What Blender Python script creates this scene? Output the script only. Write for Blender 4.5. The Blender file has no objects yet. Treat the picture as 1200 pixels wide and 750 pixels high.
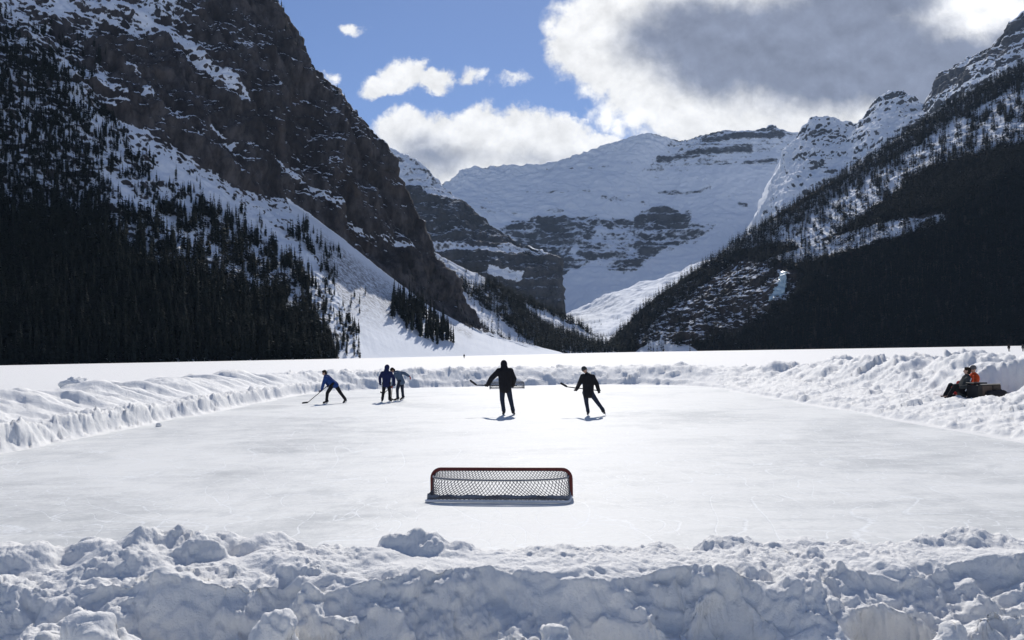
import bpy, math, random
import numpy as np
from mathutils import Vector, Matrix

random.seed(7)
RNG = np.random.default_rng(11)
scene = bpy.context.scene
COL = scene.collection
F32 = np.float32

# ------------------------------------------------------------------ camera
EYE = 2.05
FPX = 942.0
PITCH, ROLL = math.radians(2.37), math.radians(1.0)
_f = np.array([0, math.cos(PITCH), math.sin(PITCH)])
_r0 = np.array([1.0, 0, 0])
_u0 = np.array([0, -math.sin(PITCH), math.cos(PITCH)])
_r = _r0 * math.cos(ROLL) - _u0 * math.sin(ROLL)
_u = _u0 * math.cos(ROLL) + _r0 * math.sin(ROLL)
ORG = np.array([0, 0, EYE])


def unproj(px, py, depth):
    """photo pixel + distance along the valley -> world point"""
    px, py, depth = np.asarray(px, float), np.asarray(py, float), np.asarray(depth, float)
    d = _f + ((px - 600) / FPX)[..., None] * _r + ((375 - py) / FPX)[..., None] * _u
    return ORG + d * (depth / d[..., 1])[..., None]


def proj(P):
    q = np.asarray(P, float) - ORG
    z = q @ _f
    z = np.where(np.abs(z) < 1e-6, 1e-6, z)
    return 600 + FPX * (q @ _r) / z, 375 - FPX * (q @ _u) / z


cam_d = bpy.data.cameras.new("camera")
cam = bpy.data.objects.new("camera", cam_d)
COL.objects.link(cam)
cam_d.sensor_width = 36
cam_d.lens = FPX / 1200 * 36
cam_d.clip_start = 0.05
cam_d.clip_end = 60000
M3 = Matrix([list(_r), list(_u), list(-_f)]).transposed()
cam.matrix_world = Matrix.Translation((0, 0, EYE)) @ M3.to_4x4()
scene.camera = cam

# ------------------------------------------------------------------ render settings
scene.render.engine = 'CYCLES'
scene.view_settings.view_transform = 'Standard'
scene.view_settings.look = 'None'
scene.view_settings.gamma = 1
scene.view_settings.use_curve_mapping = False
scene.view_settings.exposure = 0.0
cy = scene.cycles
cy.use_denoising = True
cy.max_bounces = 6
cy.diffuse_bounces = 3
cy.glossy_bounces = 2
cy.transmission_bounces = 2
cy.transparent_max_bounces = 6
cy.volume_bounces = 0

# ------------------------------------------------------------------ numpy noise
_PERM = np.random.default_rng(3).permutation(256).astype(np.int32)
_PERM = np.concatenate([_PERM, _PERM])
_G = np.random.default_rng(5).normal(size=(256, 3))
_G = (_G / np.linalg.norm(_G, axis=1, keepdims=True)).astype(F32)


def perlin(P, seed=0):
    P = np.asarray(P, F32)
    out = np.empty(len(P), F32)
    CH = 200000
    for s in range(0, len(P), CH):
        p = P[s:s + CH]
        i = np.floor(p).astype(np.int32)
        f = p - i
        i = (i + np.array([seed * 17, seed * 31, seed * 7], np.int32)) & 255
        w = f * f * f * (f * (f * 6 - 15) + 10)

        def corner(dx, dy, dz):
            h = _PERM[(_PERM[(_PERM[(i[:, 0] + dx) & 255] + i[:, 1] + dy) & 255] + i[:, 2] + dz) & 255]
            g = _G[h]
            return g[:, 0] * (f[:, 0] - dx) + g[:, 1] * (f[:, 1] - dy) + g[:, 2] * (f[:, 2] - dz)
        x00 = corner(0, 0, 0); x00 = x00 + w[:, 0] * (corner(1, 0, 0) - x00)
        x10 = corner(0, 1, 0); x10 = x10 + w[:, 0] * (corner(1, 1, 0) - x10)
        x01 = corner(0, 0, 1); x01 = x01 + w[:, 0] * (corner(1, 0, 1) - x01)
        x11 = corner(0, 1, 1); x11 = x11 + w[:, 0] * (corner(1, 1, 1) - x11)
        y0 = x00 + w[:, 1] * (x10 - x00)
        y1 = x01 + w[:, 1] * (x11 - x01)
        out[s:s + CH] = (y0 + w[:, 2] * (y1 - y0)) * 1.6
    return out


def fbm(P, octv=5, gain=0.5, lac=2.03, seed=0, mode='n'):
    P = np.asarray(P, F32)
    a, s, t = 1.0, np.zeros(len(P), F32), 0.0
    for o in range(octv):
        n = perlin(P * F32(lac ** o), seed + o * 3)
        if mode == 'billow':
            n = np.abs(n) * 2 - 0.6
        elif mode == 'ridge':
            n = 0.6 - np.abs(n) * 2
        s += F32(a) * n
        t += a
        a *= gain
    return s / F32(t)


def worley(P2, seed=0, jitter=0.9):
    """2-D cells: distance to nearest centre, its id hash (0..1), second distance"""
    P2 = np.asarray(P2, F32)
    n = len(P2)
    F1 = np.full(n, 9.0, F32); F2 = np.full(n, 9.0, F32); H = np.zeros(n, F32)
    c = np.floor(P2).astype(np.int32)
    for dx in (-1, 0, 1):
        for dy in (-1, 0, 1):
            a = (c[:, 0] + dx + seed * 13) & 255
            b = (c[:, 1] + dy + seed * 29) & 255
            h = _PERM[(_PERM[a] + b) & 255]
            h2 = _PERM[(h + 57) & 255]; h3 = _PERM[(h + 119) & 255]
            qx = c[:, 0] + dx + 0.5 + jitter * (h / 255.0 - 0.5)
            qy = c[:, 1] + dy + 0.5 + jitter * (h2 / 255.0 - 0.5)
            d = np.sqrt((P2[:, 0] - qx) ** 2 + (P2[:, 1] - qy) ** 2).astype(F32)
            m = d < F1
            F2 = np.where(m, F1, np.minimum(F2, d))
            H = np.where(m, (h3 / 255.0).astype(F32), H)
            F1 = np.where(m, d, F1)
    return F1, H, F2


def sstep(a, b, x):
    t = np.clip((x - a) / (b - a), 0, 1)
    return t * t * (3 - 2 * t)


def inpoly(px, py, poly):
    px, py = np.asarray(px), np.asarray(py)
    r = np.zeros(px.shape, bool)
    n = len(poly)
    for k in range(n):
        x0, y0 = poly[k]; x1, y1 = poly[(k + 1) % n]
        if y0 == y1:
            continue
        c = ((y0 > py) != (y1 > py)) & (px < (x1 - x0) * (py - y0) / (y1 - y0) + x0)
        r ^= c
    return r


def segdist(px, py, pts):
    """distance to a polyline in the traced outline's own units"""
    best = np.full(np.shape(px), 1e9)
    for (x0, y0), (x1, y1) in zip(pts[:-1], pts[1:]):
        dx, dy = x1 - x0, y1 - y0
        t = np.clip(((px - x0) * dx + (py - y0) * dy) / (dx * dx + dy * dy), 0, 1)
        best = np.minimum(best, np.hypot(px - x0 - t * dx, py - y0 - t * dy))
    return best


# ------------------------------------------------------------------ mesh helpers
def raw_mesh(name, V, quads=None, tris=None, smooth=True, mats=(), matidx=None, attrs=None):
    me = bpy.data.meshes.new(name)
    V = np.asarray(V, F32)
    nq = 0 if quads is None else len(quads)
    nt = 0 if tris is None else len(tris)
    me.vertices.add(len(V))
    me.vertices.foreach_set("co", V.ravel())
    li = []
    if nq: li.append(np.asarray(quads, np.int32).ravel())
    if nt: li.append(np.asarray(tris, np.int32).ravel())
    li = np.concatenate(li)
    me.loops.add(len(li))
    me.loops.foreach_set("vertex_index", li)
    me.polygons.add(nq + nt)
    st = np.concatenate([np.arange(nq) * 4, nq * 4 + np.arange(nt) * 3]).astype(np.int32)
    me.polygons.foreach_set("loop_start", st)
    if matidx is not None:
        me.polygons.foreach_set("material_index", np.asarray(matidx, np.int32))
    me.polygons.foreach_set("use_smooth", np.full(nq + nt, smooth, bool))
    me.update(calc_edges=True)
    for k, v in (attrs or {}).items():
        a = me.attributes.new(k, 'FLOAT', 'POINT')
        a.data.foreach_set("value", np.asarray(v, F32))
    for m in mats:
        me.materials.append(m)
    return me


def link(name, me, parent=None, label=None, cat=None, group=None, kind=None):
    o = bpy.data.objects.new(name, me)
    COL.objects.link(o)
    if parent: o.parent = parent
    tag(o, label, cat, group, kind)
    return o


def tag(o, label=None, cat=None, group=None, kind=None):
    if label: o["label"] = label
    if cat: o["category"] = cat
    if group: o["group"] = group
    if kind: o["kind"] = kind
    return o


def grid_quads(nv, nu):
    i = np.arange(nv * nu).reshape(nv, nu)
    return np.stack([i[:-1, :-1], i[:-1, 1:], i[1:, 1:], i[1:, :-1]], -1).reshape(-1, 4)


class MB:
    """collects shapes for ONE mesh"""
    def __init__(s):
        s.v, s.f, s.n = [], [], 0

    def add(s, V, Fs):
        V = np.asarray(V, float)
        s.v.append(V)
        s.f += [tuple(int(i) + s.n for i in f) for f in Fs]
        s.n += len(V)
        return s

    def box(s, c, size, R=None, bev=0.0):
        x, y, z = [k / 2 for k in size]
        if bev <= 0:
            V = np.array([[a * x, b * y, d * z] for a in (-1, 1) for b in (-1, 1) for d in (-1, 1)])
            Fs = [(0, 1, 3, 2), (4, 6, 7, 5), (0, 4, 5, 1), (2, 3, 7, 6), (0, 2, 6, 4), (1, 5, 7, 3)]
        else:
            b = bev
            ring = [(-x + b, -y), (x - b, -y), (x, -y + b), (x, y - b), (x - b, y), (-x + b, y), (-x, y - b), (-x, -y + b)]
            inn = [(-x + b, -y + b), (x - b, -y + b), (x - b, -y + b), (x - b, y - b), (x - b, y - b), (-x + b, y - b), (-x + b, y - b), (-x + b, -y + b)]
            V = []
            for zz, rr in ((-z, inn), (-z + b, ring), (z - b, ring), (z, inn)):
                V += [(p[0], p[1], zz) for p in rr]
            V = np.array(V)
            Fs = [tuple(range(7, -1, -1)), tuple(range(24, 32))]
            for k in range(3):
                for j in range(8):
                    a = k * 8 + j; c2 = k * 8 + (j + 1) % 8
                    Fs.append((a, c2, c2 + 8, a + 8))
        if R is not None: V = V @ np.asarray(R).T
        return s.add(V + np.asarray(c, float), Fs)

    def capsule(s, a, b, ra, rb, seg=10, rings=4):
        a, b = np.asarray(a, float), np.asarray(b, float)
        d = b - a
        L = np.linalg.norm(d)
        d = d / L if L > 1e-6 else np.array([0, 0, 1.0])
        h = np.array([1.0, 0, 0]) if abs(d[0]) < 0.8 else np.array([0, 1.0, 0])
        u = np.cross(d, h); u /= np.linalg.norm(u); w = np.cross(d, u)
        V, Fs = [a - d * ra], []
        prof = [(-math.cos(t) * ra, math.sin(t) * ra) for t in np.linspace(0, math.pi / 2, rings + 1)[1:]]
        prof += [(L + math.sin(t) * rb, math.cos(t) * rb) for t in np.linspace(0, math.pi / 2, rings + 1)[:-1]]
        for z, r in prof:
            for k in range(seg):
                t = 2 * math.pi * k / seg
                V.append(a + d * z + (u * math.cos(t) + w * math.sin(t)) * r)
        V.append(a + d * (L + rb))
        n = len(prof)
        for k in range(seg):
            k2 = (k + 1) % seg
            Fs.append((0, 1 + k2, 1 + k))
            for j in range(n - 1):
                p = 1 + j * seg
                Fs.append((p + k, p + k2, p + seg + k2, p + seg + k))
            Fs.append((1 + (n - 1) * seg + k, 1 + (n - 1) * seg + k2, len(V) - 1))
        return s.add(V, Fs)

    def ellipsoid(s, c, rx, ry, rz, R=None, seg=14, rings=9):
        V, Fs = [(0, 0, -1)], []
        for j in range(1, rings):
            t = math.pi * j / rings
            for k in range(seg):
                p = 2 * math.pi * k / seg
                V.append((math.sin(t) * math.cos(p), math.sin(t) * math.sin(p), -math.cos(t)))
        V.append((0, 0, 1))
        for k in range(seg):
            k2 = (k + 1) % seg
            Fs.append((0, 1 + k2, 1 + k))
            for j in range(rings - 2):
                p = 1 + j * seg
                Fs.append((p + k, p + k2, p + seg + k2, p + seg + k))
            Fs.append((1 + (rings - 2) * seg + k, 1 + (rings - 2) * seg + k2, len(V) - 1))
        V = np.array(V) * np.array([rx, ry, rz])
        if R is not None: V = V @ np.asarray(R).T
        return s.add(V + np.asarray(c, float), Fs)

    def tube(s, pts, r, seg=8, closed=False):
        pts = np.asarray(pts, float)
        n = len(pts)
        rr = np.broadcast_to(np.asarray(r, float), (n,))
        tan = np.empty_like(pts)
        for k in range(n):
            a = pts[(k - 1) % n] if (closed or k > 0) else pts[k]
            b = pts[(k + 1) % n] if (closed or k < n - 1) else pts[k]
            tan[k] = (b - a) / (np.linalg.norm(b - a) + 1e-9)
        h = np.array([0, 0, 1.0]) if abs(tan[0][2]) < 0.9 else np.array([1.0, 0, 0])
        u = np.cross(tan[0], h); u /= np.linalg.norm(u)
        V = []
        for k in range(n):
            u = u - tan[k] * (u @ tan[k]); u /= np.linalg.norm(u)
            w = np.cross(tan[k], u)
            for j in range(seg):
                t = 2 * math.pi * j / seg
                V.append(pts[k] + (u * math.cos(t) + w * math.sin(t)) * rr[k])
        Fs = []
        for k in range(n if closed else n - 1):
            for j in range(seg):
                a, b = k * seg + j, k * seg + (j + 1) % seg
                c, d = ((k + 1) % n) * seg + (j + 1) % seg, ((k + 1) % n) * seg + j
                Fs.append((a, b, c, d))
        if not closed:
            Fs.append(tuple(range(seg - 1, -1, -1)))
            Fs.append(tuple((n - 1) * seg + j for j in range(seg)))
        return s.add(V, Fs)

    def mesh(s, name, mat=None, smooth=True):
        me = bpy.data.meshes.new(name)
        me.from_pydata([tuple(v) for v in np.concatenate(s.v)], [], s.f)
        if mat: me.materials.append(mat)
        if smooth:
            me.polygons.foreach_set("use_smooth", np.ones(len(me.polygons), bool))
        me.update()
        return me

    def build(s, name, mat, parent=None, smooth=True, **kw):
        return link(name, s.mesh(name, mat, smooth), parent, **kw)


def remeshed(mb, name, mats, voxel, smooth_it=4, region=None):
    """one continuous surface from overlapping limbs"""
    me = mb.mesh(name)
    o = bpy.data.objects.new(name, me)
    COL.objects.link(o)
    m = o.modifiers.new("r", 'REMESH'); m.mode = 'VOXEL'; m.voxel_size = voxel
    m2 = o.modifiers.new("s", 'SMOOTH'); m2.factor = 0.5; m2.iterations = smooth_it
    dg = bpy.context.evaluated_depsgraph_get()
    me2 = bpy.data.meshes.new_from_object(o.evaluated_get(dg))
    bpy.data.objects.remove(o)
    me2.name = name
    for mt in mats: me2.materials.append(mt)
    me2.polygons.foreach_set("use_smooth", np.ones(len(me2.polygons), bool))
    if region is not None:
        c = np.empty(len(me2.polygons) * 3, F32)
        me2.polygons.foreach_get("center", c)
        me2.polygons.foreach_set("material_index", np.asarray(region(c.reshape(-1, 3)), np.int32))
    me2.update()
    return me2


# ------------------------------------------------------------------ materials
class NT:
    """small helper to write node maths"""
    def __init__(s, tree): s.t = tree; s.n = tree.nodes; s.l = tree.links

    def node(s, typ, ins=None, **props):
        n = s.n.new(typ)
        for k, v in props.items(): setattr(n, k, v)
        for k, v in (ins or {}).items(): s.put(n.inputs[k], v)
        return n

    def put(s, sock, v):
        if hasattr(v, 'is_output') or hasattr(v, 'links'):
            s.l.new(v, sock)
        else:
            sock.default_value = v

    def m(s, op, a, b=0.0, c=0.0, clamp=False):
        n = s.n.new('ShaderNodeMath'); n.operation = op; n.use_clamp = clamp
        for k, v in enumerate((a, b, c)):
            s.put(n.inputs[k], v)
        return n.outputs[0]

    def noise(s, vec, scale, detail=6, rough=0.55, dist=0.0):
        n = s.node('ShaderNodeTexNoise', {'Vector': vec, 'Scale': scale, 'Detail': detail, 'Roughness': rough, 'Distortion': dist})
        return n.outputs['Fac']

    def mapping(s, vec, scale=(1, 1, 1), rot=(0, 0, 0), loc=(0, 0, 0)):
        return s.node('ShaderNodeMapping', {'Vector': vec, 'Scale': scale, 'Rotation': rot, 'Location': loc}).outputs[0]

    def mix(s, fac, a, b):
        n = s.n.new('ShaderNodeMix'); n.data_type = 'RGBA'
        s.put(n.inputs['Factor'], fac)
        s.put(n.inputs[6], a); s.put(n.inputs[7], b)
        return n.outputs[2]

    def ss(s, x, a, b):
        n = s.n.new('ShaderNodeMapRange'); n.interpolation_type = 'SMOOTHSTEP'
        s.put(n.inputs['Value'], x); s.put(n.inputs['From Min'], a); s.put(n.inputs['From Max'], b)
        return n.outputs[0]


def new_mat(name):
    m = bpy.data.materials.new(name)
    m.use_nodes = True
    nt = NT(m.node_tree)
    return m, nt, m.node_tree.nodes['Principled BSDF']


def simple_mat(name, col, rough=0.7, var=0.25, scale=30.0, metal=0.0, spec=0.3):
    m, nt, b = new_mat(name)
    tc = nt.node('ShaderNodeTexCoord')
    n = nt.noise(tc.outputs['Object'], scale, 4)
    c0 = tuple(c * (1 - var) for c in col) + (1,)
    c1 = tuple(min(1, c * (1 + var)) for c in col) + (1,)
    nt.put(b.inputs['Base Color'], nt.mix(n, c0, c1))
    b.inputs['Roughness'].default_value = rough
    b.inputs['Metallic'].default_value = metal
    b.inputs['Specular IOR Level'].default_value = spec
    return m


def snow_material():
    m, nt, b = new_mat("snow")
    g = nt.node('ShaderNodeNewGeometry')
    pos = g.outputs['Position']
    n0 = nt.noise(pos, 0.8, 5, 0.6)
    nt.put(b.inputs['Base Color'], nt.mix(n0, (0.85, 0.84, 0.81, 1), (0.92, 0.905, 0.875, 1)))
    b.inputs['Roughness'].default_value = 0.75
    b.inputs['Specular IOR Level'].default_value = 0.25
    n1 = nt.noise(pos, 9, 8, 0.65)
    n2 = nt.noise(pos, 55, 5, 0.7)
    h = nt.m('ADD', nt.m('MULTIPLY', n1, 0.05), nt.m('MULTIPLY', n2, 0.024))
    bm = nt.node('ShaderNodeBump', {'Height': h, 'Strength': 0.55, 'Distance': 1.0})
    nt.put(b.inputs['Normal'], bm.outputs[0])
    return m


def ice_material():
    m, nt, b = new_mat("ice")
    g = nt.node('ShaderNodeNewGeometry')
    pos = g.outputs['Position']
    big = nt.noise(nt.mapping(pos, (0.16, 0.22, 1), (0, 0, 0.15)), 1.0, 7, 0.65, 0.8)
    st = nt.noise(nt.mapping(pos, (0.9, 1.9, 1), (0, 0, 0.3)), 1.0, 8, 0.7, 0.8)
    st2 = nt.noise(nt.mapping(pos, (2.6, 0.7, 1), (0, 0, 0.5)), 1.4, 7, 0.65, 0.5)
    fine = nt.noise(pos, 14, 6, 0.7)
    dust = nt.m('ADD', nt.m('ADD', nt.m('MULTIPLY', big, 0.5), nt.m('MULTIPLY', st, 0.32)),
                nt.m('ADD', nt.m('MULTIPLY', st2, 0.12), nt.m('MULTIPLY', fine, 0.22)))
    fac = nt.ss(dust, 0.46, 0.66)
    # skate cuts: thin curved lines
    cut = None
    for sc, ro, sd in ((0.22, 0.3, 0.0), (0.30, 1.5, 7.0), (0.26, 2.4, 13.0), (0.42, 0.9, 21.0), (0.16, 2.0, 33.0)):
        q = nt.noise(nt.mapping(pos, (sc, sc, 1), (0, 0, ro), (sd, sd, 0)), 1.0, 1.5, 0.4, 0.8)
        w = nt.m('ABSOLUTE', nt.m('SUBTRACT', nt.m('FRACT', nt.m('MULTIPLY', q, 14.0)), 0.5))
        l = nt.m('SUBTRACT', 1.0, nt.ss(w, 0.005, 0.022))
        cut = l if cut is None else nt.m('MAXIMUM', cut, l)
    col = nt.mix(fac, (0.64, 0.65, 0.635, 1), (0.84, 0.838, 0.805, 1))
    col = nt.mix(nt.m('MULTIPLY', nt.m('MULTIPLY', cut, nt.ss(fine, 0.40, 0.56)), 0.9), col, (0.90, 0.91, 0.90, 1))
    nt.put(b.inputs['Base Color'], col)
    nt.put(b.inputs['Roughness'], nt.m('ADD', 0.36, nt.m('MULTIPLY', fac, 0.25)))
    b.inputs['Specular IOR Level'].default_value = 0.16
    b.inputs['IOR'].default_value = 1.31
    h = nt.m('ADD', nt.m('MULTIPLY', st, 0.02), nt.m('ADD', nt.m('MULTIPLY', fine, 0.012), nt.m('MULTIPLY', cut, -0.004)))
    bm = nt.node('ShaderNodeBump', {'Height': h, 'Strength': 0.35, 'Distance': 1.0})
    nt.put(b.inputs['Normal'], bm.outputs[0])
    return m


def mountain_material(name, rock0, rock1, fs, strata=0.0, zs=0.02, slope_w=0.8, noise_w=1.0, shrub=False, patch=1.0, zst=1.0,
                      bump=1.0, soft=0.07, tint=None):
    """rock with snow lying where the surface carries it; 'snow' on the mesh says how snowed-in each spot is"""
    m, nt, b = new_mat(name)
    g = nt.node('ShaderNodeNewGeometry')
    pos = g.outputs['Position']
    nz = nt.node('ShaderNodeSeparateXYZ', {0: g.outputs['Normal']}).outputs[2]
    sn = nt.node('ShaderNodeAttribute', attribute_name='snow').outputs['Fac']
    n1 = nt.noise(nt.mapping(pos, (1, 1, zst)), fs, 9, 0.66, 0.3)
    n2 = nt.noise(nt.mapping(pos, (1, 1, 0.35)), fs * 0.25, 6, 0.6)
    v = nt.m('ADD', nt.m('MULTIPLY', nt.m('SUBTRACT', n1, 0.5), 2.2 * noise_w), nt.m('MULTIPLY', nt.m('SUBTRACT', n2, 0.5), patch * noise_w))
    if strata > 0:
        warp = nt.noise(pos, zs * 0.25, 4, 0.5)
        zz = nt.node('ShaderNodeSeparateXYZ', {0: pos}).outputs[2]
        zc = nt.node('ShaderNodeCombineXYZ', {0: nt.m('MULTIPLY', warp, 1.5), 1: 0.0, 2: nt.m('MULTIPLY', zz, zs)}).outputs[0]
        s1 = nt.noise(zc, 1.0, 5, 0.62)
        v = nt.m('ADD', v, nt.m('MULTIPLY', nt.m('SUBTRACT', s1, 0.5), 3.2 * strata))
    v = nt.m('ADD', v, nt.m('MULTIPLY', nt.m('SUBTRACT', nz, 0.55), slope_w))
    v = nt.m('ADD', v, nt.m('MULTIPLY', nt.m('SUBTRACT', sn, 0.5), 2.6))
    fac = nt.ss(v, -soft, soft)
    r1 = nt.noise(nt.mapping(pos, (1, 1, 0.4)), fs * 0.6, 8, 0.7)
    r2 = nt.noise(pos, fs * 0.07, 4, 0.6)
    rock = nt.mix(nt.ss(r1, 0.3, 0.7), tuple(rock0) + (1,), tuple(rock1) + (1,))
    if tint:
        rock = nt.mix(nt.ss(r2, 0.52, 0.68), rock, tuple(tint) + (1,))
    r3 = nt.noise(nt.mapping(pos, (1, 1, 0.28)), fs * 0.2, 5, 0.6, 0.4)
    rock = nt.mix(nt.m('MULTIPLY', nt.ss(r3, 0.46, 0.62), 0.65), rock, tuple(c * 0.8 for c in rock0) + (1,))
    snow = nt.mix(n2, (0.78, 0.82, 0.88, 1), (0.86, 0.885, 0.92, 1))
    if shrub:
        sh = nt.noise(nt.mapping(pos, (1, 1, 0.6)), 0.30, 8, 0.75)
        sa = nt.node('ShaderNodeAttribute', attribute_name='shrub').outputs['Fac']
        sf = nt.m('MULTIPLY', nt.ss(sh, 0.40, 0.62), sa)
        snow = nt.mix(sf, snow, (0.16, 0.15, 0.15, 1))
    nt.put(b.inputs['Base Color'], nt.mix(fac, rock, snow))
    b.inputs['Roughness'].default_value = 0.85
    b.inputs['Specular IOR Level'].default_value = 0.15
    h = nt.m('MULTIPLY', n1, nt.m('SUBTRACT', 1.25, fac))
    bm = nt.node('ShaderNodeBump', {'Height': h, 'Strength': 0.7, 'Distance': bump / fs * 0.35})
    nt.put(b.inputs['Normal'], bm.outputs[0])
    return m


MAT_SNOW = snow_material()
MAT_ICE = ice_material()

# ------------------------------------------------------------------ near snow: lake, banks, rink
RX0, RX1, RY0, RY1, RC = -11.7, 10.9, 6.75, 51.0, 8.0
LAKE = 0.34


def rink_sd(x, y):
    cx, cy_ = (RX0 + RX1) / 2, (RY0 + RY1) / 2
    rc = np.where(y > 30, RC, 0.8)
    qx = np.abs(x - cx) - (RX1 - RX0) / 2 + rc
    qy = np.abs(y - cy_) - (RY1 - RY0) / 2 + rc
    return np.hypot(np.maximum(qx, 0), np.maximum(qy, 0)) + np.minimum(np.maximum(qx, qy), 0) - rc


def bumps(x, y, cell, seed, keep=0.6, rad=0.75, ax=1.0):
    """rounded chunks lying in the snow"""
    q = np.stack([x / cell / ax, y / cell, 0 * x], 1)
    wx, wy = fbm(q * 0.9, 4, 0.6, seed=seed + 70), fbm(q * 0.9, 4, 0.6, seed=seed + 80)
    F1, H, F2 = worley(np.stack([q[:, 0] + 0.75 * wx, q[:, 1] + 0.75 * wy], 1), seed)
    r = rad * (0.30 + 0.70 * ((H * 7.3) % 1.0))
    prof = np.clip(1 - (F1 / r) ** 2, 0, 1)
    prof = np.sqrt(prof) * (0.7 + 0.9 * wy) + 0.25 * prof * wx
    return np.where(H < keep, np.clip(prof, 0, 1.3) * r * cell, 0)


# ridge of shovelled lumps on the near rim: (photo x, top y, half width px, depth, kind)
RIM = [(20, 632, 48, 6.3), (60, 640, 30, 6.5), (112, 628, 38, 6.45), (165, 611, 30, 6.4), (200, 614, 26, 6.45), (232, 622, 30, 6.3), (150, 632, 60, 6.2),
       (262, 620, 30, 6.6), (300, 622, 34, 6.6), (335, 628, 32, 6.5), (380, 634, 30, 6.4), (420, 640, 36, 6.2), (345, 641, 60, 6.1),
       (460, 622, 24, 6.35), (484, 616, 24, 6.4), (508, 622, 22, 6.35), (535, 632, 24, 6.3), (560, 644, 20, 6.2), (440, 640, 40, 6.2),
       (690, 645, 24, 6.5), (740, 640, 22, 6.5), (772, 632, 17, 6.6), (800, 641, 20, 6.5),
       (842, 625, 24, 6.45), (868, 628, 28, 6.4), (905, 630, 26, 6.4), (938, 627, 26, 6.45), (970, 632, 28, 6.4), (1002, 629, 20, 6.45), (880, 640, 50, 6.2),
       (1090, 624, 26, 6.3), (1115, 620, 28, 6.35), (1145, 619, 30, 6.35), (1172, 622, 26, 6.3), (1205, 630, 30, 6.4), (-40, 640, 60, 6.3), (1260, 640, 50, 6.3)]
# big lumps in front of the cut face: (photo x, top y, half width px, depth)
SCOOPS = [(530, 702, 5.05, .40, .20), (168, 690, 5.15, .20, .20), (60, 740, 4.75, .36, .16), (350, 722, 4.95, .30, .18), (735, 712, 5.0, .42, .18), (862, 690, 5.15, .30, .16),
          (1052, 700, 5.1, .28, .22), (250, 745, 4.7, .34, .14), (450, 690, 5.2, .22, .14)]
FRONT = [(600, 738, 48, 4.5), (650, 736, 36, 4.5), (110, 726, 60, 4.8), (330, 716, 40, 4.9),
         (1140, 706, 44, 4.75), (1180, 712, 40, 4.7), (1115, 730, 40, 4.6), (1205, 732, 46, 4.5)]


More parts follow.
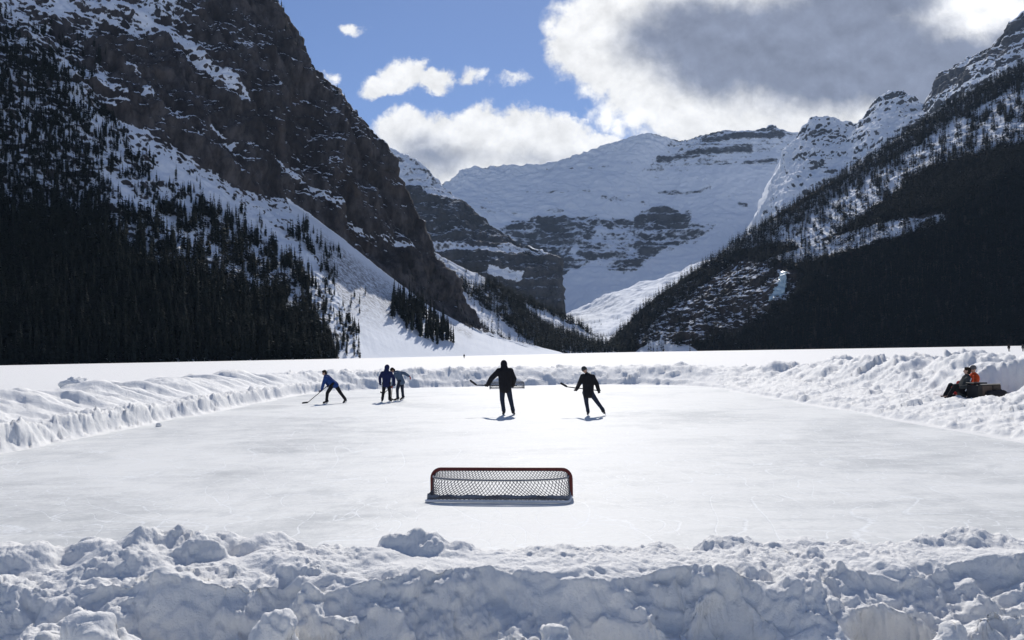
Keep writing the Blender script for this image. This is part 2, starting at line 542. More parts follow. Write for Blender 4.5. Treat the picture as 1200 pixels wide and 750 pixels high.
def near_height(x, y):
    P2 = np.stack([x, y, np.zeros_like(x)], 1)
    sd = rink_sd(x, y)
    w1 = fbm(P2 * 0.45, 4, seed=1)
    w2 = fbm(P2 * 1.6, 4, seed=2)
    far = y > RY1 - 4
    sdn = sd + 0.22 * w2 + 0.35 * w1
    # weights of the four sides
    wf = 1 - sstep(RY0 - 0.3, RY0 + 2.0, y)
    wb = sstep(RY1 - 7, RY1 - 1, y) * (1 - sstep(4, 12, np.abs(x + 0.5) - 7))
    wl = (1 - wf) * (1 - wb) * (x < 0)
    wr = (1 - wf) * (1 - wb) * (x >= 0)
    # ---- left: broken wall of blocks, smooth ploughed berm behind
    wallL = (0.50 + 0.16 * w1) * sstep(0.0, 0.36, sd + 0.12 * w2 + 0.35 * w1)
    crestL = (0.62 + 0.16 * w1) * sstep(0.6, 3.0, sd) * (1 - sstep(3.3, 7.0, sd))
    ridg = fbm(np.stack([x * 0.16 + y * 0.25, y * 1.15 - x * 0.42, 0 * x], 1), 4, 0.55, seed=9)
    hl = wallL + crestL - (wallL - LAKE) * sstep(3.2, 6.5, sd) + 0.52 * ridg * sstep(0.5, 2.0, sd) * (1 - sstep(4.8, 7.5, sd))
    blk = (bumps(x, y, 0.85, 3, 0.6, 0.8) * 0.26 + bumps(x, y, 0.3, 4, 0.6, 0.8) * 0.45 + bumps(x, y, 0.5, 6, 0.4, 0.8) * 0.3) * sstep(-0.25, 0.15, sdn) * (1 - sstep(0.5, 1.1, sd))
    hl = hl + blk
    # ---- right: rubble apron then a high uneven bank
    apr = 0.12 * sstep(0, 0.2, sdn) + 0.30 * sstep(0.0, 2.2, sdn)
    cr = (1.02 + 0.32 * w1) * sstep(2.6, 6.2, sd) * (1 - sstep(7.6, 13.5, sd)) * (0.55 + 0.45 * sstep(50, 36, y))
    ridr = fbm(np.stack([x * 0.55 + y * 0.18, y * 0.6 - x * 0.5, 0 * x], 1), 5, 0.55, seed=14)
    hr = apr + cr - (0.42 - LAKE) * sstep(9, 13, sd) + 0.62 * ridr * sstep(1.5, 4.5, sd) * (1 - sstep(9, 14, sd))
    rub = bumps(x, y, 0.26, 5, 0.6, 0.8) * 0.42 + bumps(x, y, 0.62, 8, 0.4, 0.75) * 0.34
    hr = hr + rub * sstep(-0.15, 0.25, sdn) * (1 - sstep(3.0, 6.0, sd))
    hr = hr + bumps(x, y, 2.1, 12, 0.6, 0.8) * 0.26 * sstep(3, 5, sd) * (1 - sstep(9, 13, sd))
    # ---- far end
    hb = 0.30 * sstep(0, 0.4, sdn) + (0.72 + 0.22 * w1) * sstep(0.2, 2.4, sd) * (1 - sstep(3.5, 8, sd)) - (0.30 - LAKE) * sstep(3, 7, sd)
    hb = hb + (bumps(x, y, 0.9, 17, 0.7, 0.72) * 0.42 + bumps(x, y, 0.5, 19, 0.6, 0.72) * 0.4) * sstep(-0.1, 0.4, sdn) * (1 - sstep(6, 11, sd))
    hb = hb + bumps(x, y, 1.3, 23, 0.5, 0.7) * 0.45 * sstep(5, 7, sd) * (1 - sstep(11, 17, sd))
    # ---- near end: cut bank in front of the camera
    t = RY0 - y
    e1 = fbm(np.stack([x * 0.8, 0 * x + 3.3, 0 * x], 1), 4, 0.55, seed=21)
    e2 = fbm(P2 * 1.7, 4, 0.5, seed=22)
    e3 = fbm(np.stack([x * 0.7 + 9, 0 * x + 7.7, 0 * x], 1), 4, 0.55, seed=25)
    cut = np.abs(fbm(np.stack([x * 1.1, y * 0.35, 0 * x], 1), 3, seed=27))
    edge = 1.16 + 0.55 * e1 + 0.10 * e2 - 0.55 * np.clip(cut - 0.22, 0, 1)
    top = 0.52 + 0.03 * w1
    hf = top * sstep(-0.05, 0.42, t + 0.2 * w2)
    step = 0.5 + 0.5 * np.clip(e3 * 2.2, -1, 1)           # how high the lower ledge stands
    mid = 0.20 + 0.20 * step + 0.05 * w2
    w = 0.42 + 0.62 * np.clip(0.5 + e3 * 1.3 + e2 * 0.3, 0, 1)
    hf = hf - (top - 0.02) * np.clip((t - edge) / w, 0, 1) ** 0.85 * (t > edge)
    face = sstep(edge - 0.25, edge + 0.1, t)
    hf = hf + face * (0.16 * fbm(P2 * 1.3, 3, 0.45, seed=36))
    for (spx, spy, sdep, sr, sdp) in SCOOPS:
        c = unproj(spx, spy, sdep)
        dd_ = np.hypot((x - c[0]) / sr, (y - c[1]) / (sr * 0.9)) + 0.22 * w2 + 0.10 * e2
        hf = hf - sdp * (1 - sstep(0.72, 1.0, dd_)) * (t > 0.7)
    hf = hf + 0.25 * sstep(3.4, 5.2, t)
    # crumbled clods gathered under the edges and over the flat top
    gate = sstep(0.02, 0.22, fbm(P2 * 1.3, 3, seed=28)) * sstep(0.3, 0.6, t)
    hf = hf + gate * (bumps(x, y, 0.17, 31, 0.5, 0.8) * 0.42 + bumps(x, y, 0.08, 33, 0.5, 0.8) * 0.38)
    z = wf * hf + wb * hb + wl * hl + wr * hr
    # settle to the lake away from everything
    out = sstep(9, 16, sd) * (1 - wf)
    lake = LAKE + 0.05 * fbm(P2 * 0.12, 3, seed=30) + 0.03 * ridg
    z = z * (1 - out) + lake * out
    # traced lumps
    lump = np.zeros_like(z)
    for (px, py, hw, dep) in [(a_, b_ + 4, c_ * 1.25, d_) for (a_, b_, c_, d_) in RIM] + FRONT:
        c = unproj(px, py, dep)
        r = hw / FPX * dep
        dx, dy = (x - c[0]) / r, (y - c[1]) / (r * 1.1)
        m = (np.abs(dx) < 1.6) & (np.abs(dy) < 1.6)
        if not m.any(): continue
        qx = P2[m] / max(r, 0.16) * 0.55
        wx, wy = fbm(qx, 4, 0.62, seed=41), fbm(qx, 4, 0.62, seed=44)
        d2 = np.hypot(dx[m] * 0.9 + 0.7 * wx, dy[m] + 0.7 * wy)
        prof = np.clip(np.clip(1 - d2 ** 2.0, 0, 1) ** 0.9 * (1 + 0.30 * fbm(qx * 1.3, 3, 0.5, seed=47)), 0, 1.05)
        base = 0.42 if py < 660 else 0.05
        hh = (c[2] - base) * prof + base
        kk = 0.07
        hx_ = np.clip(0.5 + 0.5 * (hh - z[m]) / kk, 0, 1) * (prof > 0)
        z[m] = z[m] * (1 - hx_) + np.maximum(hh, z[m] - kk) * hx_ + kk * hx_ * (1 - hx_) * 0.6
    # flattened seat in the right bank for the two people
    q = np.hypot((x - 15.3) / 1.35, (y - 25.5) / 1.5) + 0.30 * w2 + 0.25 * w1
    k = 1 - sstep(0.85, 1.25, q)
    z = z * (1 - k) + (0.40 + 0.02 * w2) * k
    # inside the rink the snow sheet drops under the ice
    z = np.where(sd < -0.9, -0.12, z)
    z = np.minimum(z, np.where(sd < -0.4, -0.12 + 0.0 * z, 9))
    return z, sd, wf


def build_near():
    fine = np.radians(np.linspace(-38, 38, 1240))
    side = np.radians(np.concatenate([np.linspace(-180, -42, 47), np.linspace(-41, -38.2, 8)]))
    th = np.concatenate([side, fine, -side[::-1]])
    rr = np.concatenate([np.geomspace(0.35, 3.6, 22)[:-1], np.geomspace(3.6, 7.4, 300)[:-1],
                         np.geomspace(7.4, 66, 470)[:-1], np.geomspace(66, 420, 90)[:-1], np.geomspace(420, 30000, 46)])
    T, R = np.meshgrid(th, rr)
    x, y = (np.sin(T) * R).ravel(), (np.cos(T) * R).ravel()
    z, sd, wf = near_height(x.astype(float), y.astype(float))
    V = np.stack([x, y, z], 1)
    nv, nu = len(rr), len(th)
    # lumpy displacement along the surface normal, strongest on banks
    G = V.reshape(nv, nu, 3).copy()
    for _ in range(5):                       # smooth carrier normals so lumps swell without folding
        Z = G[:, :, 2]
        Z[1:-1, 1:-1] = (Z[1:-1, 1:-1] * 2 + Z[:-2, 1:-1] + Z[2:, 1:-1] + Z[1:-1, :-2] + Z[1:-1, 2:]) / 6
        Z[1:-1, 2:-2] = (Z[1:-1, 2:-2] * 2 + Z[1:-1, :-4] + Z[1:-1, 4:]) / 4
    N = np.cross(np.gradient(G, axis=1), np.gradient(G, axis=0))
    N /= np.linalg.norm(N, axis=2, keepdims=True) + 1e-12
    N = N.reshape(-1, 3)
    N *= np.sign(N[:, 2:3] + 1e-9)
    near = R.ravel() < 75
    bank = sstep(-0.1, 0.3, sd) * (1 - sstep(9, 15, sd) * 0.75)
    amp = np.zeros(len(V), F32)
    d = np.zeros(len(V), F32)
    idx = np.where(near & (bank > 0.01))[0]
    P = V[idx]
    q = P * np.array([1, 1, 1.0])
    warp = np.stack([fbm(q * 1.3, 3, seed=s) for s in (51, 52, 53)], 1) * 0.35
    soft = fbm(q * 1.1, 3, seed=60)
    calm = sstep(-0.15, 0.30, soft)            # smooth drifted patches next to crumbly ones
    b1 = fbm((q + warp) * 2.1, 5, 0.52, seed=55, mode='billow')
    b2 = fbm((q + warp * 0.5) * 8.0, 4, 0.55, seed=57, mode='billow')
    b3 = perlin(q * 30.0, 59)
    fr = wf[idx]
    dd = (0.055 - 0.018 * fr) * b1 * (0.45 + 0.55 * (1 - calm)) + (0.026 * b2 + 0.006 * b3) * (1 - 0.8 * calm)
    leftb = ((P[:, 0] < -8) & (P[:, 1] > RY0 + 1)) * sstep(0.8, 1.6, sd[idx])
    dd = dd * (0.75 + 0.35 * fr) * (1 - 0.75 * leftb) + (1 - fr) * 0.02 * b1
    edge_l = ((P[:, 0] < -8) & (P[:, 1] > RY0 + 1)) * (1 - sstep(0.5, 1.1, sd[idx]))
    dd = dd + edge_l * (0.05 * fbm(q * 3.5, 4, 0.6, seed=63, mode='billow') + 0.03 * fbm(q * 9, 3, 0.6, seed=64, mode='billow'))
    fc = fr * sstep(RY0 - 0.7, RY0 - 1.2, P[:, 1]) * sstep(3.4, 4.2, P[:, 1])
    f1 = fbm((q + warp * 0.8) * np.array([1.7, 1.7, 2.2]), 4, 0.45, seed=65, mode='billow')
    f2 = fbm((q + warp * 0.4) * np.array([4.2, 4.2, 5.0]), 3, 0.5, seed=66, mode='billow')
    dd = dd + fc * (0.13 * f1 + 0.045 * f2 * (1 - 0.6 * calm))
    d[idx] = dd * bank[idx]
    V = V + N * d[:, None]
    Q = grid_quads(nv, nu)
    # close the circle
    i = np.arange(nv * nu).reshape(nv, nu)
    cl = np.stack([i[:-1, -1], i[:-1, 0], i[1:, 0], i[1:, -1]], -1)
    Q = np.concatenate([Q, cl])
    Q = Q[:, ::-1]
    sdq = sd[Q].max(1)
    keep = sdq > -0.55
    Q = Q[keep]
    cx, cyq = V[Q][:, :, 0].mean(1), V[Q][:, :, 1].mean(1)
    s = rink_sd(cx, cyq)
    front = (cyq < RY0 + 1.2) & (np.hypot(cx, cyq) < 14)
    ring = (~front) & (s < 12)
    for nm, msk, lab in (("snow_bank", front, "low cut snow bank with shovelled lumps in front of the rink"),
                         ("snow_bank", ring, "ploughed snow bank around the sides and far end of the rink"),
                         ("lake_snow", ~(front | ring), "flat snow covering the frozen lake beyond the rink")):
        q = Q[msk]
        used = np.unique(q)
        remap = np.full(len(V), -1, np.int64); remap[used] = np.arange(len(used))
        me = raw_mesh(nm, V[used], remap[q], mats=[MAT_SNOW])
        link(nm, me, label=lab, cat="snow", kind="structure")
    return


build_near()


def ground_z(x, y):
    return float(near_height(np.array([x], float), np.array([y], float))[0][0])


# rink ice: one sheet, its edge tucked under the banks
xs = np.linspace(RX0 - 0.55, RX1 + 0.55, 60); ys = np.linspace(RY0 - 0.5, RY1 + 0.5, 110)
XX, YY = np.meshgrid(xs, ys)
ZZ = 0.006 * fbm(np.stack([XX.ravel() * 0.3, YY.ravel() * 0.3, 0 * XX.ravel()], 1), 3, seed=70)
link("rink_ice", raw_mesh("rink_ice", np.stack([XX.ravel(), YY.ravel(), ZZ], 1), grid_quads(110, 60), mats=[MAT_ICE]),
     label="cleared ice rink with skate-scratched frosty surface", cat="ice", kind="structure")

# ------------------------------------------------------------------ mountains
def catmull(C, n):
    """C [K,3] -> n samples through all points"""
    C = np.asarray(C, float)
    K = len(C)
    e = np.concatenate([[2 * C[0] - C[1]], C, [2 * C[-1] - C[-2]]])
    t = np.linspace(0, K - 1, n)
    k = np.minimum(t.astype(int), K - 2)
    f = (t - k)[:, None]
    p0, p1, p2, p3 = e[k], e[k + 1], e[k + 2], e[k + 3]
    return 0.5 * ((2 * p1) + (-p0 + p2) * f + (2 * p0 - 5 * p1 + 4 * p2 - p3) * f ** 2 + (-p0 + 3 * p1 - 3 * p2 + p3) * f ** 3)


class Mountain:
    def __init__(s, lines, nu, rows, back, sag=None, linear=False):
        W = []
        for L in lines:
            L = np.array(L, float)
            w = unproj(L[:, 0], L[:, 1], L[:, 2])
            W.append(catmull(w, nu))
        rows_all = []
        for k in range(len(W) - 1):
            t = np.linspace(0, 1, rows[k] + 1)[:-1][:, None, None]
            e = W[k] + (W[k + 1] - W[k]) * t
            if sag is not None and sag[k]:
                e[..., 2] -= 4 * sag[k] * (t * (1 - t))[..., 0] * (W[k + 1] - W[k])[None, :, 2]
            rows_all.append(e)
        top = W[-1]
        rows_all.append(top[None])
        t = np.linspace(0, 1, 14)[1:][:, None, None]
        bk = top[None] + t * np.array([back[0], back[1], 0])
        bk[..., 2] = top[None, :, 2] * (1 - t[..., 0] ** 1.3) - 30 * t[..., 0]
        rows_all.append(bk)
        s.G = np.concatenate(rows_all)
        s.nfront = sum(rows) + 1
        s.nv, s.nu = s.G.shape[:2]
        s.u = np.broadcast_to(np.linspace(0, 1, nu)[None], (s.nv, nu)).ravel()
        # image-space outline coordinates of the undisplaced surface, used once to place traced snow patches
        s.px, s.py = [a.copy() for a in proj(s.G.reshape(-1, 3))]

    def normals(s):
        N = np.cross(np.gradient(s.G, axis=1), np.gradient(s.G, axis=0))
        N /= np.linalg.norm(N, axis=2, keepdims=True) + 1e-9
        return N.reshape(-1, 3)

    def displace(s, d, N=None):
        N = s.normals() if N is None else N
        s.G = (s.G.reshape(-1, 3) + N * np.asarray(d)[:, None]).reshape(s.nv, s.nu, 3)

    def pts(s): return s.G.reshape(-1, 3)

    def build(s, name, mat, attrs, **kw):
        me = raw_mesh(name, s.pts(), grid_quads(s.nv, s.nu), mats=[mat], attrs=attrs)
        return link(name, me, kind="structure", **kw)

    def sample(s, n, rng, dens):
        """n candidate tree feet spread evenly over the front, thinned by dens(px, py, P)"""
        G = s.G[:s.nfront]
        A = np.linalg.norm(np.cross(G[1:, :-1] - G[:-1, :-1], G[:-1, 1:] - G[:-1, :-1]), axis=2)
        # even over what is seen: weigh far ground less
        D2 = (G[:-1, :-1, 1] ** 2)
        w = (A / D2).ravel()
        k = rng.choice(len(w), size=n, p=w / w.sum())
        j, i = np.divmod(k, s.nu - 1)
        a, b = rng.random(n)[:, None], rng.random(n)[:, None]
        P = (G[j, i] * (1 - a) + G[j, i + 1] * a) * (1 - b) + (G[j + 1, i] * (1 - a) + G[j + 1, i + 1] * a) * b
        px, py = proj(P)
        keep = rng.random(n) < dens(px, py, P)
        return P[keep]


def jit(px, py, amp, sc, seed):
    q = np.stack([px / sc, py / sc, 0 * px], 1)
    return px + amp * fbm(q, 4, seed=seed), py + amp * fbm(q, 4, seed=seed + 1)


def soft(px, py, poly, amp, sc, seed, k=5):
    """inside-ness 0..1 of a traced outline with a ragged, blended edge"""
    acc = np.zeros(np.shape(px))
    for j in range(k):
        a, b = jit(px, py, amp * (0.4 + 0.9 * j / k), sc * (0.5 + 0.25 * j), seed + 4 * j)
        acc += inpoly(a, b, poly)
    return acc / k


# ---- A: left mountain with cliffs, talus cone and forest skirt
A = Mountain([
    [(-250, 441, 395), (-100, 435.5, 415), (0, 431.5, 440), (120, 430, 470), (250, 427.5, 505), (330, 426.3, 540), (400, 425, 570), (440, 423.5, 620), (520, 420, 740), (600, 416.8, 860), (660, 415, 960)],
    [(-250, 25, 640), (-100, 45, 640), (0, 70, 660), (100, 118, 690), (190, 170, 725), (270, 218, 770), (335, 236, 850), (400, 279, 870), (470, 334, 905), (560, 388, 950), (660, 414.2, 1000)],
    [(-250, -60, 760), (-100, -40, 770), (0, -10, 780), (110, 22, 800), (210, 70, 830), (300, 110, 880), (365, 165, 920), (425, 215, 930), (485, 305, 945), (563, 386, 975), (660, 413.9, 1010)],
    [(-250, -140, 1000), (-100, -125, 1000), (0, -105, 1000), (110, -85, 1000), (215, -55, 1000), (318, 0, 1010), (384, 99, 1005), (442, 158, 1000), (497, 281, 985), (566, 384, 990), (660, 413.7, 1020)],
], 620, [300, 130, 130], (-60, 420), sag=[0.05, 0, 0])
P = A.pts(); px, py = A.px, A.py
jx, jy = jit(px, py, 9, 28, 101)
CONE = [(333, 229), (400, 278), (450, 318), (500, 357), (560, 389), (640, 413.8), (700, 430), (300, 430), (395, 425), (412, 392), (400, 350), (378, 315), (355, 275)]
cone = inpoly(px, py, CONE)
foot = segdist(px, py, [(-250, 25), (-100, 45), (0, 70), (100, 118), (190, 170), (270, 218), (335, 236), (400, 279), (470, 334), (560, 388), (660, 414)])
above = inpoly(px, py, [(-250, 25), (-100, 45), (0, 70), (100, 118), (190, 170), (270, 218), (335, 236), (400, 279), (470, 334), (560, 388), (660, 414), (700, -400), (-300, -400)])
cl = np.where(above, sstep(0, 14, foot), 0)
UPL = [(-300, -200), (200, -200), (205, 10), (222, 62), (190, 48), (150, 40), (120, 25), (95, 60), (130, 75), (125, 110), (60, 70), (-300, 40)]
upleft = inpoly(jx, jy, UPL)
cl_amp = cl * np.where(upleft, 0.6, 1.0)
nb = np.zeros(len(P))
q = P * np.array([1, 1, 0.55])
crag = 20 * fbm(q / 95, 6, 0.5, seed=110, mode='ridge') + 10 * fbm(q / 30, 5, 0.6, seed=115, mode='billow') + 9 * fbm(P / np.array([60, 60, 300]), 4, seed=117, mode='ridge')
gully = 4.5 * fbm(P / 45, 6, 0.55, seed=120, mode='ridge') + 1.6 * fbm(P / 10, 4, seed=122, mode='billow')
conew = 0.7 * fbm(P / 30, 4, seed=124) + 0.22 * fbm(P / 6, 4, seed=125)
run = fbm(np.stack([px / 8.5 - py / 30, py / 90, 0 * px], 1), 4, seed=126)      # furrows that run down the cone
dg = np.stack([(P[:, 0] * 0.78 - P[:, 2] * 0.62) / 170, P[:, 1] / 120, (P[:, 0] * 0.62 + P[:, 2] * 0.78) / 30], 1)
ledge = fbm(dg, 5, 0.55, seed=118, mode='ridge')
crack = fbm(np.stack([P[:, 0] / 22, P[:, 1] / 22, P[:, 2] / 170], 1), 4, 0.55, seed=119, mode='ridge')
crag = crag + 9 * ledge + 6 * crack
d = cl_amp * crag * 1.0 + (1 - cl) * np.where(cone, conew + 2.6 * run * sstep(375, 410, py), gully)
d *= sstep(0, 16, P[:, 2]) * (1 - 0.75 * sstep(A.nfront * A.nu, (A.nfront + 3) * A.nu, np.arange(len(P))))
A.displace(d)
spk = fbm(np.stack([px / 60 - py / 90, py / 50 + px / 120, 0 * px], 1), 4, seed=128)
sn = np.where(above, 0.25 + 0.20 * spk + 0.26 * ledge, 0.46)
ul = soft(px, py, UPL, 12, 26, 420)
sn = np.where(above, sn + 0.20 * ul, sn)
sn = np.where(cone, 1.0, sn)
dense_floor = inpoly(jx, jy, [(-260, 445), (-260, 200), (0, 245), (60, 258), (110, 282), (190, 318), (300, 350), (385, 385), (405, 430)])
sn = np.where(dense_floor & ~cone, 0.18, sn)  # snowy floor under the trees drawn as dark rock, standing in for shade
band = inpoly(jx, jy, [(85, 80), (130, 105), (165, 150), (250, 200), (310, 235), (345, 255), (370, 310), (405, 340), (385, 345), (330, 318), (250, 275), (190, 235), (140, 190), (95, 140)])
sn = np.where(band & ~cone, 0.54, sn)
for pts_, w, v in (([(222, 62), (250, 92), (284, 120)], 7, 0.85), ([(320, 184), (345, 208), (400, 248), (440, 272), (482, 292)], 4.5, 0.80),
                   ([(284, 120), (300, 145), (315, 175)], 5, 0.42), ([(245, 153), (262, 158), (276, 170)], 4, 0.85), ([(155, 116), (172, 119)], 5, 0.75), ([(145, 78), (162, 92)], 2.5, 0.7),
                   ([(195, 0), (215, 30), (228, 70)], 6, 0.62), ([(60, -20), (78, 8)], 10, 0.9), ([(120, -10), (165, 25), (222, 62)], 8, 0.72),
                   ([(350, 165), (380, 180), (410, 205)], 9, 0.34), ([(375, 110), (400, 140), (430, 175)], 12, 0.32), ([(390, 190), (420, 215)], 9, 0.45),
                   ([(70, 70), (85, 110), (120, 150)], 12, 0.75), ([(195, 198), (245, 226), (300, 262), (350, 300), (398, 348)], 9, 0.98), ([(120, 205), (165, 240), (225, 284), (262, 306), (302, 334)], 6, 0.95)):
    dist = segdist(jx * 0.4 + px * 0.6, jy * 0.4 + py * 0.6, pts_)
    sn = np.where((dist < w) & ~cone, np.maximum(sn, v - 0.25 * (dist / w) ** 2), sn)
lowcl = inpoly(px, py, [(470, 290), (505, 300), (570, 385), (545, 385), (480, 345), (420, 300)])
sn = np.where(lowcl & ~cone, 0.06, sn)
shr = np.where(cone, sstep(405, 330, py) * sstep(3, 18, segdist(px, py, [(333, 229), (400, 278), (450, 318), (500, 357), (560, 389)])) * 1.0, 0)
rim_sh = np.where(cone, np.exp(-((segdist(px, py, [(395, 290), (450, 330), (500, 367), (550, 392)]) / 4.0) ** 2)) * 0.7, 0)
shr = np.maximum(shr * sstep(360, 385, px), rim_sh)
MA = mountain_material("cliff_rock", (0.022, 0.020, 0.022), (0.105, 0.096, 0.096), 0.17, slope_w=2.3, noise_w=1.5, patch=0.5, zst=0.55, shrub=True, tint=(0.075, 0.062, 0.056), bump=1.3, soft=0.12)
A.build("cliff_mountain", MA, {"snow": sn, "shrub": shr}, label="steep dark brown cliff mountain on the left with a snow cone at its foot", cat="mountain")

DENSE = [(-260, 450), (-260, 150), (-60, 175), (0, 200), (60, 238), (100, 268), (150, 298), (190, 314), (228, 322), (300, 346), (345, 364), (378, 386), (396, 405), (405, 432)]
MEDIUM = [(-260, 20), (0, 20), (50, 55), (110, 115), (180, 190), (260, 236), (330, 268), (388, 290), (408, 320), (415, 372), (418, 410), (396, 410), (345, 364), (228, 322), (150, 298), (60, 252), (-260, 220)]
GAP1 = [(222, 285), (262, 300), (310, 330), (322, 342), (300, 338), (255, 318), (228, 305)]
GAP2 = [(205, 215), (260, 248), (320, 282), (370, 318), (400, 345), (385, 348), (330, 312), (260, 270), (210, 240)]
STRIP1 = [(120, 205), (165, 240), (225, 284), (262, 306), (302, 334)]
STRIP2 = [(195, 198), (245, 226), (300, 262), (350, 300), (398, 348)]
GROVE = [(458, 353), (472, 348), (500, 366), (525, 388), (533, 404), (510, 404), (480, 388), (460, 375)]


def dens_A(px, py, P):
    jx, jy = jit(px, py, 14, 22, 130)
    n = fbm(np.stack([px / 16, py / 16, 0 * px], 1), 4, seed=133)
    r = np.zeros(len(px))
    r = np.where(inpoly(jx, jy, [(-260, 20), (0, 20), (110, 115), (120, 60), (60, 20), (-260, -40)]), 0.10 + 0.3 * (n > 0.15), r)
    r = np.where(inpoly(jx, jy, MEDIUM), np.clip(0.10 + 0.75 * sstep(-0.10, 0.18, n + 0.34 * sstep(170, 40, jx) * sstep(30, 90, jy)), 0, 1), r)
    r = np.where(segdist(jx * .6 + px * .4, jy * .6 + py * .4, STRIP2) < 10, 0.04, r)
    r = np.where(segdist(jx * .6 + px * .4, jy * .6 + py * .4, STRIP1) < 6, 0.06, r)
    r = np.where(inpoly(jx, jy, DENSE) & (segdist(jx * .5 + px * .5, jy * .5 + py * .5, STRIP1) > 5), 1.0, r)
    r = np.where(inpoly(jx, jy, GAP1), 0.16 + 0.3 * (n > 0.1), r)
    cone = inpoly(px, py, CONE)
    r = np.where(cone, 0, r)
    r = np.where(inpoly(px, py, GROVE), 0.26, r)
    r = np.where(inpoly(jx, jy, [(370, 286), (396, 296), (400, 306), (378, 302)]), 0.35, r)
    r = np.where(inpoly(jx, jy, [(352, 255), (362, 258), (372, 280), (360, 275)]), 0.5, r)
    r = np.where(inpoly(px, py, [(372, 305), (395, 318), (416, 360), (422, 395), (422, 426), (400, 426), (385, 370)]), 0.26, r)
    r = np.where(inpoly(jx, jy, [(386, 332), (425, 332), (428, 372), (402, 378), (388, 356)]), 0.05, r)
    r = np.where(inpoly(jx, jy, [(470, 318), (500, 312), (562, 380), (548, 386), (500, 352)]), 0.5, r)
    # thin line of trees up the skyline and on the ledges
    r = np.where(segdist(px, py, [(318, 0), (384, 99), (442, 158)]) < 7, 0.05, r)
    return r


rngT = np.random.default_rng(21)
PA = A.sample(40000, rngT, dens_A)
pax, pay = proj(PA)
hA = (9 + 10.5 * rngT.random(len(PA)) + 5 * (rngT.random(len(PA)) > 0.88)) * np.where(pay < 250, 0.62, 1.0) * np.where(pax > 430, 0.8, 1.0)
lowA = inpoly(pax, pay, [(470, 300), (505, 300), (570, 385), (545, 390), (480, 345)])
hA = np.where(lowA, hA * 0.45, hA)
hA = hA * (1 - 0.35 * sstep(340, 415, pax) * (pax < 440))
sky = segdist(pax, pay, [(318, 0), (384, 99), (442, 158)]) < 8
hA = np.where(sky, 7 + 4 * rngT.random(len(PA)), hA)
groveA = inpoly(pax, pay, GROVE)
hA = np.where(groveA, 17 + 10 * rngT.random(len(PA)), hA)

# ---- B: wooded spur behind the talus cone
B = Mountain([
    [(470, 421, 1060), (540, 418, 1120), (600, 416.4, 1200), (660, 415, 1300), (700, 414.2, 1400), (740, 413.4, 1500)],
    [(470, 235, 1380), (506, 292, 1420), (560, 322, 1460), (620, 352, 1520), (682, 383, 1580), (735, 411, 1600)],
], 260, [190], (60, 500), sag=[0.06])
P = B.pts(); px, py = B.px, B.py
jx, jy = jit(px, py, 6, 20, 141)
B.displace((6 * fbm(P / 90, 5, seed=142, mode='ridge') + 1.6 * fbm(P / 15, 4, seed=144)) * sstep(0, 12, P[:, 2]))
BS1 = [(500, 286), (530, 302), (572, 328), (566, 338), (535, 326), (512, 308)]
BS2 = [(528, 335), (548, 345), (570, 362), (600, 385), (632, 409), (600, 408), (565, 385), (540, 362)]
BS3 = [(614, 355), (650, 372), (690, 390), (724, 402), (720, 406), (680, 396), (645, 382), (620, 364)]
sB = np.full(len(P), 0.40)
for g_, v in ((BS1, 0.9), (BS2, 0.95), (BS3, 0.95)):
    sB = np.where(inpoly(jx, jy, g_), v, sB)
MB_ = mountain_material("spur_rock", (0.03, 0.028, 0.028), (0.09, 0.082, 0.08), 0.09, slope_w=1.2, noise_w=1.0)
B.build("wooded_spur", MB_, {"snow": sB}, label="wooded spur with white avalanche strips behind the snow cone", cat="hill")


def dens_B(px, py, P):
    jx, jy = jit(px, py, 9, 18, 150)
    n = fbm(np.stack([px / 9, py / 9, 0 * px], 1), 3, seed=153)
    r = np.full(len(px), 0.85)
    r = np.where(inpoly(jx, jy, [(510, 300), (570, 330), (605, 372), (590, 380), (545, 348), (520, 325)]), 0.25 + 0.5 * (n > 0.05), r)
    for g_ in (BS1, BS2, BS3):
        r = np.where(inpoly(jx * 0.6 + px * 0.4, jy * 0.6 + py * 0.4, g_), 0.03, r)
    return r


PB = B.sample(11000, rngT, dens_B)
hB = 12 + 8 * rngT.random(len(PB))

# ---- F: right mountainside under forest
Fm = Mountain([
    [(690, 415.6, 1560), (740, 414.6, 1480), (800, 414, 1400), (870, 413.3, 1320), (960, 412, 1220), (1060, 410.4, 1110), (1140, 408.8, 1040), (1200, 407.6, 990), (1340, 404.5, 930), (1500, 401, 900)],
    [(712, 408, 1590), (752, 385, 1560), (815, 362, 1490), (880, 340, 1430), (970, 305, 1340), (1070, 262, 1250), (1140, 232, 1200), (1200, 206, 1170), (1340, 170, 1150), (1500, 130, 1150)],
    [(716, 402, 1620), (758, 358, 1640), (832, 306, 1660), (900, 258, 1660), (1000, 197, 1660), (1100, 130, 1650), (1150, 103, 1640), (1200, 76, 1640), (1340, 10, 1650), (1500, -60, 1650)],
], 560, [150, 190], (150, 520))
P = Fm.pts(); px, py = Fm.px, Fm.py
jx, jy = jit(px, py, 8, 24, 161)
CLIFF = [(740, 398), (765, 362), (800, 330), (840, 306), (890, 308), (935, 322), (930, 345), (900, 368), (860, 392), (800, 404), (760, 408)]
BAND1 = [(800, 322), (860, 276), (930, 246), (985, 210), (1020, 170), (1075, 120), (1130, 75), (1215, 62), (1500, -75), (1500, 60), (1215, 165), (1150, 178), (1090, 195), (1050, 225), (1000, 262), (950, 292), (900, 285), (850, 300)]
BAND2 = [(890, 305), (960, 285), (1030, 262), (1105, 250), (1110, 258), (1040, 283), (970, 300), (930, 308)]
cF = inpoly(jx, jy, CLIFF)
b1 = inpoly(jx, jy, BAND1); b2 = inpoly(jx, jy, BAND2)
